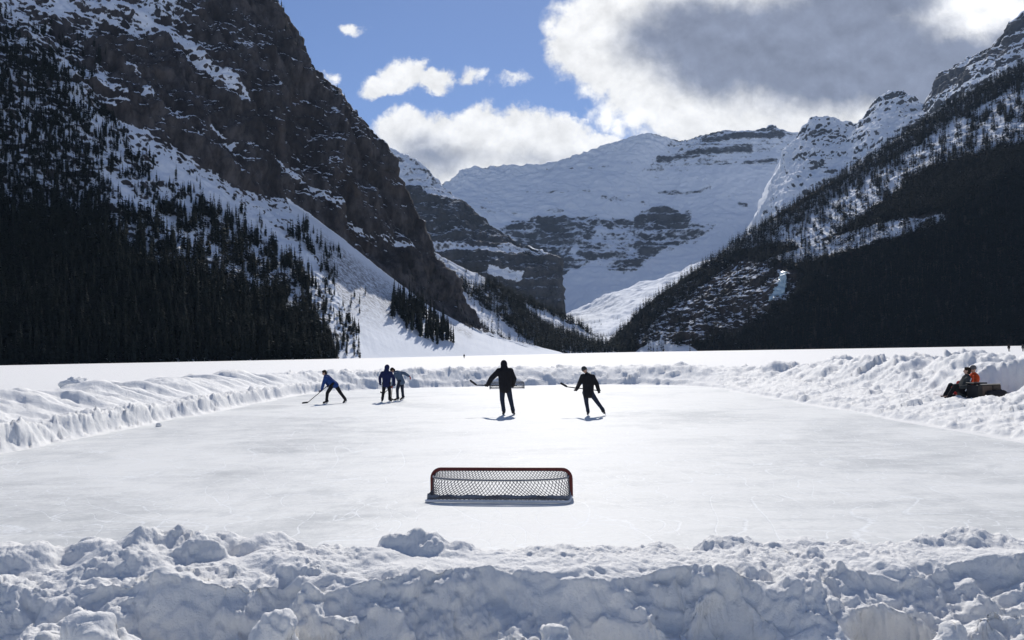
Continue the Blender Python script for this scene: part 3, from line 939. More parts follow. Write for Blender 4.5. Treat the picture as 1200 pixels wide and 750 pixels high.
crag = 13 * fbm(P / np.array([70, 70, 45]), 6, 0.55, seed=163, mode='ridge') + 4 * fbm(P / 16, 4, seed=165, mode='billow')
Fm.displace((np.where(cF, crag, 0.55 * crag)) * sstep(0, 14, P[:, 2]))
sF = np.full(len(P), 0.14)  # low under forest: shade on the snowy floor put into the colour
b1s, b2s, cFs = soft(px, py, BAND1, 12, 22, 460), soft(px, py, BAND2, 8, 18, 470), soft(px, py, CLIFF, 8, 20, 480)
sF = sF + 0.40 * b1s; sF = np.maximum(sF, 0.14 + 0.44 * b2s); sF = np.where(cFs > 0.5, 0.36, sF)
apronF = inpoly(px, py, [(735, 420), (752, 407), (775, 399), (790, 405), (805, 402), (818, 412), (818, 420)])
sF = np.where(apronF, 1.0, sF)
icef = segdist(px, py, [(917, 321), (912, 334), (905, 348)]) < 3.2
MF = mountain_material("forest_slope_rock", (0.022, 0.02, 0.02), (0.085, 0.07, 0.062), 0.12, slope_w=1.5, noise_w=1.2, tint=(0.075, 0.052, 0.042), soft=0.15)
Fm.build("forest_slope", MF, {"snow": sF}, label="dark forested mountainside on the right with snowy rock bands", cat="mountain")


def dens_F(px, py, P):
    jx, jy = jit(px, py, 10, 18, 170)
    n = fbm(np.stack([px / 11, py / 11, 0 * px], 1), 4, seed=173)
    r = np.full(len(px), 1.0)
    r = np.where(inpoly(jx, jy, BAND1), 0.08 + 0.62 * sstep(-0.04, 0.20, n), r)
    r = np.where(inpoly(jx, jy, BAND2), 0.12 + 0.3 * (n > 0.1), r)
    r = np.where(inpoly(jx, jy, CLIFF), 0.03 + 0.30 * (n > 0.2), r)
    top = segdist(px, py, [(716, 402), (758, 358), (832, 306), (900, 258), (1000, 197), (1100, 130), (1200, 76), (1340, 10)])
    r = np.where(top < 20 + 8 * n, 0.95, r)
    r = np.where(segdist(px, py, [(917, 321), (912, 334), (905, 350)]) < 7, 0, r)
    r = np.where(inpoly(px, py, [(735, 420), (752, 407), (775, 399), (790, 405), (805, 402), (818, 412), (818, 420)]), 0.10, r)
    return r


PF = Fm.sample(52000, rngT, dens_F)
hF = (14 + 9 * rngT.random(len(PF)))

# frozen waterfall on the right cliff: a thick curtain of ice that follows the rock
MI = simple_mat("blue_ice", (0.50, 0.64, 0.70), 0.35, 0.25, 0.25)
G = Fm.G
ax_, ay_ = proj(G.reshape(-1, 3))
wx_, wy_ = jit(ax_, ay_, 3.5, 9, 530)
ice_in = inpoly(wx_, ay_, [(916, 318), (922, 319), (922, 330), (919, 345), (914, 350), (911, 346), (907, 352), (900, 354), (904, 344), (911, 332)]).reshape(Fm.nv, Fm.nu)
ice_in[Fm.nfront:] = False
Qf = grid_quads(Fm.nv, Fm.nu)
Qf = Qf[ice_in.ravel()[Qf].all(1)]
used = np.unique(Qf)
remap = np.full(Fm.nv * Fm.nu, -1); remap[used] = np.arange(len(used))
Nn = Fm.normals(); Nn = Nn * np.sign(-Nn[:, 1:2])
base_p = Fm.pts()[used]
front_p = base_p + Nn[used] * (2.2 + 1.2 * fbm(base_p / np.array([5, 5, 25]), 3, seed=533))[:, None]
back_p = base_p - Nn[used] * 1.0
q1 = remap[Qf]; nU = len(used)
ed = {}
for f_ in q1:
    for k in range(4):
        e = (f_[k], f_[(k + 1) % 4]); ed[e] = 1
rimq = [(a_, b_, b_ + nU, a_ + nU) for (a_, b_) in ed if (b_, a_) not in ed]
me = raw_mesh("frozen_waterfall", np.concatenate([front_p, back_p]), np.concatenate([q1, q1[:, ::-1] + nU, np.array(rimq)]), mats=[MI])
link("frozen_waterfall", me, label="pale blue frozen waterfall on the dark right cliff", cat="waterfall")

# ---- valley floor and moraine
Gm = Mountain([
    [(560, 415.2, 1500), (640, 414.5, 1500), (700, 414, 1500), (760, 413, 1500), (840, 412, 1500)],
    [(600, 396, 2300), (655, 390, 2300), (705, 386, 2300), (760, 382, 2250), (830, 380, 2200)],
    [(600, 386, 3100), (640, 382, 3100), (690, 371, 3100), (745, 352, 3000), (840, 342, 2900)],
    [(600, 382, 3900), (645, 376, 3900), (685, 362, 3800), (728, 341, 3600), (765, 326, 3500), (840, 306, 3400)][0:4] + [(840, 306, 3400)],
], 150, [70, 70, 60], (0, 900))
P = Gm.pts()
Gm.displace((34 * fbm(P / 300, 5, seed=181, mode='ridge') + 9 * fbm(P / 70, 5, 0.55, seed=183, mode='ridge')) * sstep(0, 50, P[:, 2]))
MG = mountain_material("moraine", (0.07, 0.068, 0.07), (0.16, 0.15, 0.15), 0.03, slope_w=1.5, noise_w=0.9)
Gm.build("valley_floor", MG, {"snow": 0.80 + 0.25 * fbm(P / 150, 3, seed=185)}, label="sunlit snow-covered valley floor below the glacier", cat="valley")


def dens_G(px, py, P):
    n = fbm(np.stack([px / 10, py / 4, 0 * px], 1), 3, seed=190)
    return np.where((py > 392), 0.75, np.where(py > 372, 0.35 * (n > 0.08), 0.0)) * (px < 770)


PG = Gm.sample(1800, rngT, dens_G)
hG = 10 + 6 * rngT.random(len(PG))

# ---- C: strata mountain, left of the valley head
Cm = Mountain([
    [(420, 400, 2350), (470, 396, 2400), (520, 392, 2450), (575, 386, 2500), (620, 380, 2550), (648, 366, 2600), (657, 352, 2640), (650, 352, 2900)],
    [(425, 300, 2620), (470, 300, 2620), (515, 300, 2630), (560, 303, 2640), (600, 308, 2660), (636, 320, 2680), (655, 328, 2690), (648, 330, 2950)],
    [(425, 165, 3050), (446, 173, 3050), (476, 183, 3020), (500, 199, 3000), (530, 226, 2960), (590, 277, 2860), (650, 303, 2760), (645, 306, 3000)],
], 300, [130, 160], (120, 900))
P = Cm.pts(); px, py = Cm.px, Cm.py
zt = P[:, 2] / 42 + 1.2 * fbm(P / 400, 3, seed=200)
ter = (zt - np.floor(zt)); ter = sstep(0.0, 0.75, ter) - zt % 1
Cm.displace((26 * fbm(P / np.array([170, 170, 240]), 5, seed=201, mode='ridge') + 12 * fbm(P / 40, 5, 0.6, seed=203, mode='billow') + 17 * ter) * sstep(0, 60, P[:, 2]))
ragged = sstep(0.80, 0.97, Cm.u) * sstep(0, 60, P[:, 2])
Cm.G = (Cm.pts() + np.stack([ragged * (38 * fbm(np.stack([0 * P[:, 2], P[:, 1] / 200, P[:, 2] / 55], 1), 4, seed=207) - 14 * (P[:, 2] < 120)), 0 * ragged, 0 * ragged], 1)).reshape(Cm.nv, Cm.nu, 3)
sC = np.full(len(P), 0.30)
jx, jy = jit(px, py, 7, 20, 205)
sC = np.where(inpoly(jx, jy, [(430, 150), (505, 190), (552, 236), (500, 226), (478, 216), (455, 235), (430, 240)]), 0.66, sC)
sC = np.where(inpoly(jx, jy, [(440, 188), (470, 198), (476, 212), (450, 232), (430, 225)]), 0.92, sC)
sC = np.where(inpoly(jx, jy, [(505, 284), (570, 288), (640, 296), (640, 300), (560, 296), (505, 292)]), 0.60, sC)
sC = np.where(inpoly(jx, jy, [(570, 314), (612, 318), (610, 326), (575, 324)]), 0.85, sC)
sC = np.where(inpoly(px, py, [(592, 272), (616, 281), (645, 294), (640, 300), (612, 288)]), 1.0, sC)
MC = mountain_material("strata_rock", (0.035, 0.035, 0.038), (0.095, 0.092, 0.092), 0.055, strata=0.50, zs=0.07, slope_w=1.1, noise_w=0.85, bump=0.9, soft=0.32)
Cm.build("strata_mountain", MC, {"snow": sC}, label="grey banded rock peak dusted with snow left of the glacier", cat="mountain")

# ---- D: glacier mountain at the valley head
Dm = Mountain([
    [(440, 398, 3950), (540, 396, 3980), (600, 394, 4000), (650, 390, 4020), (700, 376, 4050), (760, 356, 4150), (830, 330, 4400), (900, 320, 4500), (980, 310, 4600), (1080, 300, 4700)],
    [(440, 262, 4750), (540, 258, 4750), (585, 260, 4760), (640, 258, 4780), (690, 256, 4820), (740, 266, 4860), (800, 258, 4900), (860, 244, 4950), (940, 236, 5000), (1080, 226, 5000)],
    [(440, 235, 5080), (520, 213, 5110), (546, 197, 5150), (590, 193, 5170), (638, 192, 5190), (690, 176, 5260), (730, 164, 5320), (766, 155.5, 5360), (786, 161.5, 5390), (804, 163, 5410), (822, 158, 5440), (846, 153, 5480), (884, 154.5, 5500), (907, 147, 5520), (928, 155, 5520), (1080, 176, 5500)],
], 420, [170, 170], (0, 1800))
P = Dm.pts(); px, py = Dm.px, Dm.py
jx, jy = jit(px, py, 12, 36, 211)
ROCKD = [(582, 262), (640, 254), (700, 254), (742, 262), (745, 250), (775, 240), (815, 246), (812, 262), (842, 262), (820, 285), (770, 300), (745, 322), (725, 326), (700, 312), (660, 322), (655, 345), (600, 340)]
rD = soft(px, py, ROCKD, 26, 34, 400, 9)
zt = P[:, 2] / 60 + 1.0 * fbm(P / 600, 3, seed=212)
ter = sstep(0.0, 0.75, zt % 1) - zt % 1
base = 42 * fbm(P / 420, 5, seed=213) + 13 * fbm(P / 80, 5, seed=215, mode='ridge') + 6 * fbm(P / np.array([60, 60, 25]), 4, seed=216)
crag = 40 * fbm(P / np.array([260, 260, 200]), 6, seed=217, mode='ridge') + 30 * ter + 10 * fbm(P / 45, 4, seed=219, mode='billow')
edge = 22 * fbm(P / 70, 5, 0.6, seed=221, mode='ridge') * sstep(25, 4, py - np.interp(px, [440, 520, 546, 590, 638, 690, 730, 766, 804, 846, 907, 1080], [235, 213, 197, 193, 192, 176, 164, 155, 163, 153, 147, 176]))
Dm.displace((rD * (crag + base * 0.4) + (1 - rD) * base * 0.8) * sstep(0, 200, P[:, 2]) + edge)
sD = np.full(len(P), 0.93)
topb = soft(px, py, [(800, 150), (940, 140), (945, 205), (880, 200), (800, 206), (745, 204), (770, 182)], 34, 44, 500, 9)
sD = 0.93 - 0.56 * rD - 0.33 * topb + 0.35 * rD * fbm(np.stack([px / 30, py / 22, 0 * px], 1), 4, seed=520)
sD = sD + 0.16 * soft(px, py, [(700, 270), (742, 262), (742, 300), (700, 318), (665, 300)], 14, 26, 440) * rD
for pts_, w, v in (([(772, 186), (800, 183), (840, 177), (880, 175)], 5, 0.36), ([(826, 164), (850, 162), (885, 160), (915, 158)], 3.5, 0.30), ([(808, 158), (850, 154), (906, 152)], 3, 0.42), ([(808, 171), (840, 170)], 2.5, 0.5), ([(874, 191), (908, 188)], 2.5, 0.4), ([(840, 192), (856, 192)], 2, 0.5), ([(765, 206), (800, 209), (830, 214)], 5, 0.66),
                   ([(772, 223), (800, 226), (832, 220)], 3, 0.48), ([(705, 232), (745, 234), (765, 242)], 5, 0.56), ([(600, 222), (640, 226), (690, 224)], 2.5, 0.6), ([(560, 246), (610, 250), (660, 247)], 4, 0.55), ([(640, 200), (690, 196), (740, 190)], 2, 0.62), ([(830, 232), (880, 226)], 2.5, 0.6), ([(780, 156), (840, 158)], 3, 0.6),
                   ([(655, 208), (700, 209), (720, 205)], 3, 0.74), ([(866, 238), (874, 240)], 4, 0.4), ([(565, 232), (578, 234)], 4, 0.55), ([(860, 190), (895, 189)], 2, 0.6),
                   ([(600, 248), (700, 246)], 5, 0.76)):
    dist = segdist(jx * 0.3 + px * 0.7, jy * 0.3 + py * 0.7, pts_)
    sD = np.where(dist < w, np.minimum(sD, v + 0.2 * (dist / w) ** 2), sD)
MD = mountain_material("glacier_rock", (0.035, 0.036, 0.042), (0.095, 0.095, 0.10), 0.03, strata=0.50, zs=0.035, slope_w=1.0, noise_w=0.85, bump=0.9, soft=0.30)
Dm.build("glacier_mountain", MD, {"snow": sD}, label="wide snow-covered glacier mountain closing the valley", cat="mountain")

# ---- E: snowy peaks above the right-hand forest
Em = Mountain([
    [(878, 330, 3500), (897, 322, 3300), (915, 317, 3270), (940, 310, 3250), (962, 300, 3230), (985, 290, 3200), (1005, 279, 3180), (1030, 265, 3150), (1050, 255, 3120), (1068, 246, 3080), (1085, 235, 3050), (1108, 224, 2970), (1130, 215, 2900), (1155, 205, 2820), (1180, 195, 2750), (1250, 170, 2650), (1400, 130, 2600)],
    [(880, 300, 3800), (909, 236, 3830), (928, 205, 3810), (945, 190, 3790), (970, 185, 3740), (992, 180, 3700), (1015, 166, 3650), (1036, 154, 3610), (1058, 152, 3560), (1080, 148, 3480), (1100, 134, 3370), (1120, 120, 3260), (1145, 103, 3140), (1170, 88, 3030), (1188, 76, 2990), (1230, 55, 2950), (1400, -40, 2880)],
    [(880, 280, 4050), (921, 180, 4080), (938, 158, 4090), (955, 141, 4090), (980, 142, 4070), (1006, 148, 4010), (1030, 118, 3980), (1051, 105, 3930), (1068, 116, 3850), (1088, 120, 3740), (1102, 92, 3600), (1120, 80, 3480), (1150, 60, 3310), (1180, 44, 3190), (1186, 28, 3150), (1204, 16, 3100), (1400, -110, 2990)],
], 420, [110, 120], (0, 1300))
P = Em.pts(); px, py = Em.px, Em.py
jx, jy = jit(px, py, 8, 26, 231)
zt = P[:, 2] / 55 + 1.0 * fbm(P / 500, 3, seed=232)
ter = sstep(0.0, 0.7, zt % 1) - zt % 1
Em.displace((46 * fbm(P / np.array([240, 240, 200]), 6, 0.58, seed=233, mode='ridge') + 14 * fbm(P / 45, 5, 0.6, seed=235, mode='ridge') + 24 * ter) * sstep(0, 100, P[:, 2]))
sE = 0.68 + 0.24 * sstep(948, 925, px)
for pts_, w, v in (([(1100, 108), (1112, 95), (1135, 90)], 8, 0.25), ([(1178, 40), (1200, 30), (1215, 30)], 7, 0.25), ([(955, 160), (990, 162)], 5, 0.42), ([(950, 190), (970, 200), (1000, 198)], 6, 0.45),
                   ([(1040, 116), (1060, 112)], 4, 0.45), ([(1150, 68), (1180, 62)], 6, 0.4), ([(1090, 140), (1060, 160), (1030, 180)], 6, 0.45)):
    dist = segdist(jx * 0.4 + px * 0.6, jy * 0.4 + py * 0.6, pts_)
    sE = np.where(dist < w, np.minimum(sE, v + 0.2 * (dist / w) ** 2), sE)
ME = mountain_material("peak_rock", (0.035, 0.035, 0.04), (0.10, 0.098, 0.10), 0.05, strata=0.6, zs=0.035, slope_w=1.6, patch=0.5, noise_w=1.0, bump=0.9)
Em.build("snowy_ridge", ME, {"snow": sE}, label="jagged snowy peaks rising above the right-hand forest", cat="mountain")

# ------------------------------------------------------------------ trees
def needle_mat(name, a, b_):
    m, nt, b = new_mat(name)
    g = nt.node('ShaderNodeNewGeometry')
    n = nt.noise(g.outputs['Position'], 0.35, 5, 0.7)
    oi = nt.node('ShaderNodeObjectInfo')
    f = nt.m('ADD', nt.ss(n, 0.3, 0.7), nt.m('MULTIPLY', nt.m('SUBTRACT', oi.outputs['Random'], 0.5), 0.5), clamp=True)
    nt.put(b.inputs['Base Color'], nt.mix(f, a + (1,), b_ + (1,)))
    b.inputs['Roughness'].default_value = 0.9
    b.inputs['Specular IOR Level'].default_value = 0.1
    return m


MT = needle_mat("needles", (0.008, 0.012, 0.013), (0.026, 0.033, 0.027))
MTR = simple_mat("bark", (0.06, 0.048, 0.04), 0.9, 0.3, 3.0)


def crown_arrays(rng, whorls, blades, slender, detail=True):
    """unit-height conifer: drooping boughs, ragged outline, gaps; returns V, T"""
    V, T = [], []
    z0 = 0.06 + 0.08 * rng.random()
    lop = rng.random() * 6.28
    for w in range(whorls):
        t = (w + 0.35 * rng.random()) / whorls
        z = z0 + (1 - z0) * t
        R = slender * (1 - t) ** 0.85 * (0.75 + 0.5 * rng.random()) + 0.012
        if t < 0.12: R *= 0.65
        k0 = rng.random() * 6.28
        nb = max(4, int(blades * (1 - 0.45 * t)))
        for k in range(nb):
            if rng.random() < 0.10: continue
            a = k0 + 6.283 * (k + 0.5 * rng.random()) / nb
            r = R * (0.6 + 0.55 * rng.random()) * (1 + 0.15 * math.cos(a - lop))
            dz = -r * (0.35 + 0.5 * rng.random()) * (1 - 0.5 * t)
            c, s_ = math.cos(a), math.sin(a)
            wd = r * (0.30 + 0.2 * rng.random()) + 0.004
            zz = z + 0.01 * rng.normal()
            i = len(V)
            th = 0.02 + 0.05 * r
            # a bough: root, two shoulders, tip, and a hanging underside
            V += [(0, 0, zz + 0.35 * abs(dz) + 0.01), (c * r * .55 - s_ * wd, s_ * r * .55 + c * wd, zz + dz * .45), (c * r, s_ * r, zz + dz), (c * r * .55 + s_ * wd, s_ * r * .55 - c * wd, zz + dz * .45)]
            T += [(i, i + 1, i + 2), (i, i + 2, i + 3)]
            if detail:
                V += [(c * r * .5, s_ * r * .5, zz + dz * .5 - th)]
                T += [(i + 1, i + 4, i + 2), (i + 2, i + 4, i + 3)]
    i = len(V)
    V += [(0.012, 0, 0.93), (-0.006, 0.01, 0.93), (-0.006, -0.01, 0.93), (0, 0, 1.02)]
    T += [(i, i + 1, i + 3), (i + 1, i + 2, i + 3), (i + 2, i, i + 3)]
    return np.array(V, F32), np.array(T, np.int32)


def trunk_mb():
    mb = MB()
    mb.tube([(0, 0, -0.08), (0, 0, 0.1), (0.004, 0.002, 0.5), (0, 0, 0.95)], [0.016, 0.012, 0.008, 0.002], 6)
    return mb


rngC = np.random.default_rng(5)
NEAR = [crown_arrays(rngC, 22, 9, s_) for s_ in (0.12, 0.145, 0.10, 0.16, 0.13, 0.115)]
MIDL = [crown_arrays(rngC, 13, 7, s_) for s_ in (0.13, 0.15, 0.11, 0.165)]
FARL = [crown_arrays(rngC, 8, 5, s_, False) for s_ in (0.15, 0.17, 0.13, 0.18)]

near_me = [raw_mesh("crown", V, None, T, smooth=False, mats=[MT]) for V, T in NEAR]
trunk_me = trunk_mb().mesh("trunk", MTR)


def forest_mesh(name, Pts, H, variants, label, group=None):
    rng = np.random.default_rng(len(Pts))
    Vs, Ts, n = [], [], 0
    which = rng.integers(0, len(variants), len(Pts))
    for k, (V, T) in enumerate(variants):
        m = which == k
        p, h = Pts[m], H[m]
        if not len(p): continue
        a = rng.random(len(p)) * 6.283
        wd = h * (0.8 + 0.5 * rng.random(len(p)))
        c, s_ = np.cos(a)[:, None], np.sin(a)[:, None]
        lean = rng.normal(size=(len(p), 2)) * 0.02
        X = (V[None, :, 0] * c - V[None, :, 1] * s_) * wd[:, None] + lean[:, :1] * V[None, :, 2] * h[:, None]
        Y = (V[None, :, 0] * s_ + V[None, :, 1] * c) * wd[:, None] + lean[:, 1:] * V[None, :, 2] * h[:, None]
        Z = V[None, :, 2] * h[:, None] - 0.4
        W = np.stack([X + p[:, :1], Y + p[:, 1:2], Z + p[:, 2:]], -1).reshape(-1, 3)
        t = (T[None] + (np.arange(len(p)) * len(V))[:, None, None]).reshape(-1, 3) + n
        Vs.append(W); Ts.append(t); n += len(W)
    me = raw_mesh(name, np.concatenate(Vs), None, np.concatenate(Ts), smooth=False, mats=[MT])
    return link(name, me, label=label, cat="forest", kind="stuff")


# the 300 that show largest stand as trees of their own
pa_x, pa_y = proj(PA)
inframe = (pa_x > -8) & (pa_x < 1208) & (pa_y > -5)
open_ = dens_A(pa_x, pa_y, PA) < 0.9
score = hA / PA[:, 1] * np.where(inframe, 1, 0) * np.where(groveA, 1.9, 1) * np.where(open_ & (hA > 12), 1.18, 1)
# bottom edge of the forest shows whole trees
score = score * np.where((pa_y > 418 - 0.0 * pa_x), 1.25, 1)
order = np.argsort(-score)
sel = order[:296]
rest = np.setdiff1d(np.arange(len(PA)), sel)
NAMEG = {
    0: ("dark spruce in the front rows of the dense forest on the left lake shore", "spruces along the front of the left shore forest"),
    1: ("dark spruce in the small clump standing on the white snow cone", "spruces in the clump on the snow cone"),
    2: ("dark spruce scattered on the snowy slope above the dense left forest", "spruces scattered on the snowy left slope"),
    3: ("dark spruce at the ragged right-hand edge of the left forest beside the snow cone", "spruces at the forest edge beside the snow cone"),
}
for n_, k in enumerate(sel):
    p, h = PA[k], hA[k]
    g_ = 1 if groveA[k] else (3 if pa_x[k] > 366 and pa_y[k] > 275 else (2 if open_[k] else 0))
    t = bpy.data.objects.new("spruce_tree", None)
    COL.objects.link(t)
    t.empty_display_size = 0.5
    wd = h * rngC.uniform(0.7, 1.1)
    t.location = (p[0], p[1], p[2] - 0.3)
    t.rotation_euler = (rngC.normal() * 0.015, rngC.normal() * 0.015, rngC.random() * 6.28)
    t.scale = (wd, wd, h)
    tag(t, NAMEG[g_][0], "tree", NAMEG[g_][1])
    c_ = link("crown", near_me[n_ % len(near_me)], t)
    link("trunk", trunk_me, t)
forest_mesh("forest", PA[rest], hA[rest], MIDL, "dense dark conifer forest covering the foot of the left mountain")
forest_mesh("forest", PF, hF, FARL, "dark conifer forest covering the right mountainside")
forest_mesh("forest", PB, hB, FARL, "dark conifer forest on the spur behind the snow cone")
forest_mesh("forest", PG, hG, FARL, "small dark trees on the valley floor below the glacier")
print("trees", len(PA), len(PF), len(PB), len(PG))

# ------------------------------------------------------------------ goals
M_RED = simple_mat("red_paint", (0.13, 0.022, 0.018), 0.5, 0.3, 9.0)
M_TUBE = simple_mat("grey_tube", (0.20, 0.21, 0.23), 0.5, 0.2, 9.0)
M_WHITE = simple_mat("white_tube", (0.70, 0.71, 0.72), 0.5, 0.12, 9.0)
M_NET = simple_mat("net_cord", (0.11, 0.11, 0.12), 0.8, 0.2, 20.0)
M_SKIRT = simple_mat("canvas_skirt", (0.16, 0.18, 0.21), 0.9, 0.2, 14.0)


def make_goal(loc, yaw, label, frame_mat, skirted=True, W=2.0, H=0.40, D=0.44):
    """low pond goal; local +Y is the mouth, -Y the back that faces the camera"""
    root = bpy.data.objects.new("hockey_goal", None); COL.objects.link(root)
    root.location = loc; root.rotation_euler = (0, 0, yaw)
    tag(root, label, "hockey goal", "low hockey goals on the rink")
    w = W / 2
    r = 0.13
    arc = lambda cx, cz, a0, a1: [(cx + r * math.cos(a), 0, cz + r * math.sin(a)) for a in np.linspace(a0, a1, 7)]
    fr = [(-w, 0, 0.02)] + arc(-w + r, H - r, math.pi, math.pi / 2) + arc(w - r, H - r, math.pi / 2, 0) + [(w, 0, 0.02)]
    MB().tube(fr, 0.027, 10).build("front_frame", frame_mat, root)
    # base: from the posts round the back
    def bow(hw, d, z, k=24, p=3.2):
        t = np.linspace(-1, 1, k)
        x = hw * np.sign(t) * (1 - (1 - np.abs(t)) ** p)
        y = -d * (1 - np.abs(t) ** p) ** (1 / p) if False else -d * np.sin(np.pi / 2 * np.clip((1 - np.abs(t)) * p, 0, 1))
        return np.stack([x, y, np.full(k, z)], 1)
    base = bow(w, D, 0.024, 41)
    MB().tube(base, 0.020, 8).build("base_rail", M_WHITE if skirted else M_TUBE, root)
    tt = np.linspace(0, math.pi, 31)
    top = np.stack([-np.cos(tt) * (w - 0.03), -0.30 * np.sin(tt) ** 0.55, H - 0.09 - 0.02 * np.sin(tt)], 1)
    MB().tube(top, 0.014, 8).build("top_rail", M_TUBE, root)
    # canvas skirt standing on the base rail
    mb = MB()
    ins = base.copy(); ins[:, 1] = ins[:, 1] * 0.965
    n = len(ins)
    V, Fs = [], []
    for k in range(n):
        wob = 0.008 * math.sin(k * 1.9)
        for dy, z in ((0.0, 0.04), (0.004, 0.10 + wob), (0.009, 0.10 + wob), (0.008, 0.04)):
            V.append((ins[k][0] * (1 - dy * .4), ins[k][1] + dy + 0.03, z))
    for k in range(n - 1):
        for j in range(4):
            a, b = k * 4 + j, k * 4 + (j + 1) % 4
            Fs.append((a, b, b + 4, a + 4))
    mb.add(V, Fs)
    if skirted: mb.build("skirt", M_SKIRT, root)
    # netting
    def resample(c, m):
        L = np.concatenate([[0], np.cumsum(np.linalg.norm(np.diff(c, axis=0), axis=1))])
        t = np.linspace(0, L[-1], m)
        return np.stack([np.interp(t, L, c[:, k]) for k in range(3)], 1)
    topc = np.concatenate([[fr[1]], top, [fr[-2]]]) if False else top
    A_, B_ = resample(topc, 200), resample(base, 200)
    C_ = resample(np.array(fr[4:-4]), 200)
    rng = np.random.default_rng(4)
    mb = MB()

    def S(u, v, lo, hi, sag):
        k = np.clip(u, 0, 1) * 199
        i = np.minimum(k.astype(int), 198); f = (k - i)[:, None]
        a = lo[i] * (1 - f) + lo[i + 1] * f; b = hi[i] * (1 - f) + hi[i + 1] * f
        p = a + (b - a) * v[:, None]
        p[:, 2] -= sag * 4 * v * (1 - v) + 0.02 * np.sin(u * 17) * v * (1 - v) * 4 * (sag > 0.02)
        p[:, 1] += 0.03 * np.sin(u * 23) * v * (1 - v) * 4 * (sag > 0.02)
        return p
    N_ = 46
    for lo, hi, sag, hgt, seg in ((A_, B_, 0.05, 8, 10), (C_, A_, 0.012, 4, 6)):
        for s_ in (-1, 1):
            for k in range(-hgt, N_ + hgt + 1):
                v = np.linspace(0, 1, seg)
                u = (k + s_ * v * hgt * 0.8) / N_
                ok = (u >= -0.001) & (u <= 1.001)
                if ok.sum() < 2: continue
                mb.tube(S(u[ok], v[ok], lo, hi, sag), 0.0048, 4)
    mb.build("netting", M_NET, root)
    return root


g0 = unproj(583.5, 588.5, 11.02)
make_goal((-0.20, 11.55, 0.0), math.radians(-7.5), "low red-framed hockey goal with sagging net nearest the camera", M_RED)
make_goal((-0.36, 46.9, 0.0), math.radians(177), "low dark hockey goal by the far bank behind the hooded skater", M_TUBE, False)

# ------------------------------------------------------------------ people
M_SKIN = simple_mat("skin", (0.48, 0.30, 0.22), 0.55, 0.1, 20)


def cloth(name, col): return simple_mat(name, col, 0.9, 0.3, 14.0, spec=0.15)


M_BLACK = cloth("black_cloth", (0.018, 0.018, 0.021))
M_NAVY = cloth("navy_cloth", (0.018, 0.024, 0.075))
M_BLUE = cloth("blue_cloth", (0.022, 0.055, 0.19))
M_GREYBLUE = cloth("grey_blue_cloth", (0.10, 0.14, 0.20))
M_JEANS = cloth("dark_denim", (0.028, 0.035, 0.055))
M_ORANGE = cloth("orange_cloth", (0.60, 0.085, 0.025))
M_RED2 = cloth("red_cloth", (0.42, 0.045, 0.04))
M_CHAR = cloth("charcoal_cloth", (0.05, 0.055, 0.055))
M_GREYW = cloth("grey_wool", (0.13, 0.125, 0.125))
M_HAIR = cloth("dark_hair", (0.025, 0.018, 0.014))
M_GLOVE_RED = cloth("red_glove", (0.36, 0.05, 0.05))
M_BOOT = cloth("skate_leather", (0.03, 0.03, 0.032))
M_STEEL = simple_mat("steel", (0.55, 0.56, 0.58), 0.3, 0.1, 30, metal=0.9)
M_WHITEP = cloth("white_piping", (0.7, 0.7, 0.7))
M_EYE = simple_mat("eye_dark", (0.02, 0.015, 0.012), 0.3, 0.1, 30)
M_LIP = simple_mat("lips", (0.40, 0.17, 0.14), 0.5, 0.1, 30)
M_STICK = simple_mat("stick_black", (0.025, 0.024, 0.024), 0.5, 0.3, 10)
M_WOODSTICK = simple_mat("stick_wood", (0.20, 0.14, 0.09), 0.5, 0.3, 10)


def nrm(v):
    v = np.asarray(v, float); return v / (np.linalg.norm(v) + 1e-9)


def hand_caps(mb, wrist, d, palm_n, s, grip=True, right=True):
    """palm, four unequal fingers curled, thumb from the side near the wrist"""
    d = nrm(d); n = nrm(np.asarray(palm_n) - d * np.dot(palm_n, d)); sd = np.cross(d, n) * (1 if right else -1)
    w = np.asarray(wrist, float)
    k = w + d * 0.085 * s
    mb.capsule(w, w + d * 0.03 * s, 0.030 * s, 0.034 * s, 8, 3)
    for j in range(4):
        off = sd * (0.030 - 0.020 * j) * s
        mb.capsule(w + d * 0.02 * s + off * 0.7, k + off, 0.014 * s, 0.0125 * s, 8, 3)
        L = (0.042, 0.047, 0.044, 0.034)[j] * s
        curl = 1.15 if grip else 0.35
        p = k + off
        dd = d
        for seg_ in range(3):
            a = curl * (0.75 + 0.1 * j)
            dd = nrm(dd * math.cos(a) + n * math.sin(a)) if seg_ else nrm(dd * math.cos(a * .8) + n * math.sin(a * .8))
            q_ = p + dd * L * (1, 0.7, 0.5)[seg_]
            mb.capsule(p, q_, 0.0115 * s, 0.010 * s, 7, 2)
            p = q_
            n2 = n - dd * np.dot(n, dd)
            n = n if np.linalg.norm(n2) < 0.2 else n
    b = w + d * 0.025 * s + sd * 0.028 * s
    e = b + nrm(d * 0.6 + sd * 0.8 + palm_n * 0.3) * 0.045 * s
    mb.capsule(b, e, 0.015 * s, 0.0125 * s, 8, 3)
    mb.capsule(e, e + nrm(d * 0.7 + np.asarray(palm_n) * 0.7) * 0.032 * s, 0.0125 * s, 0.010 * s, 8, 3)


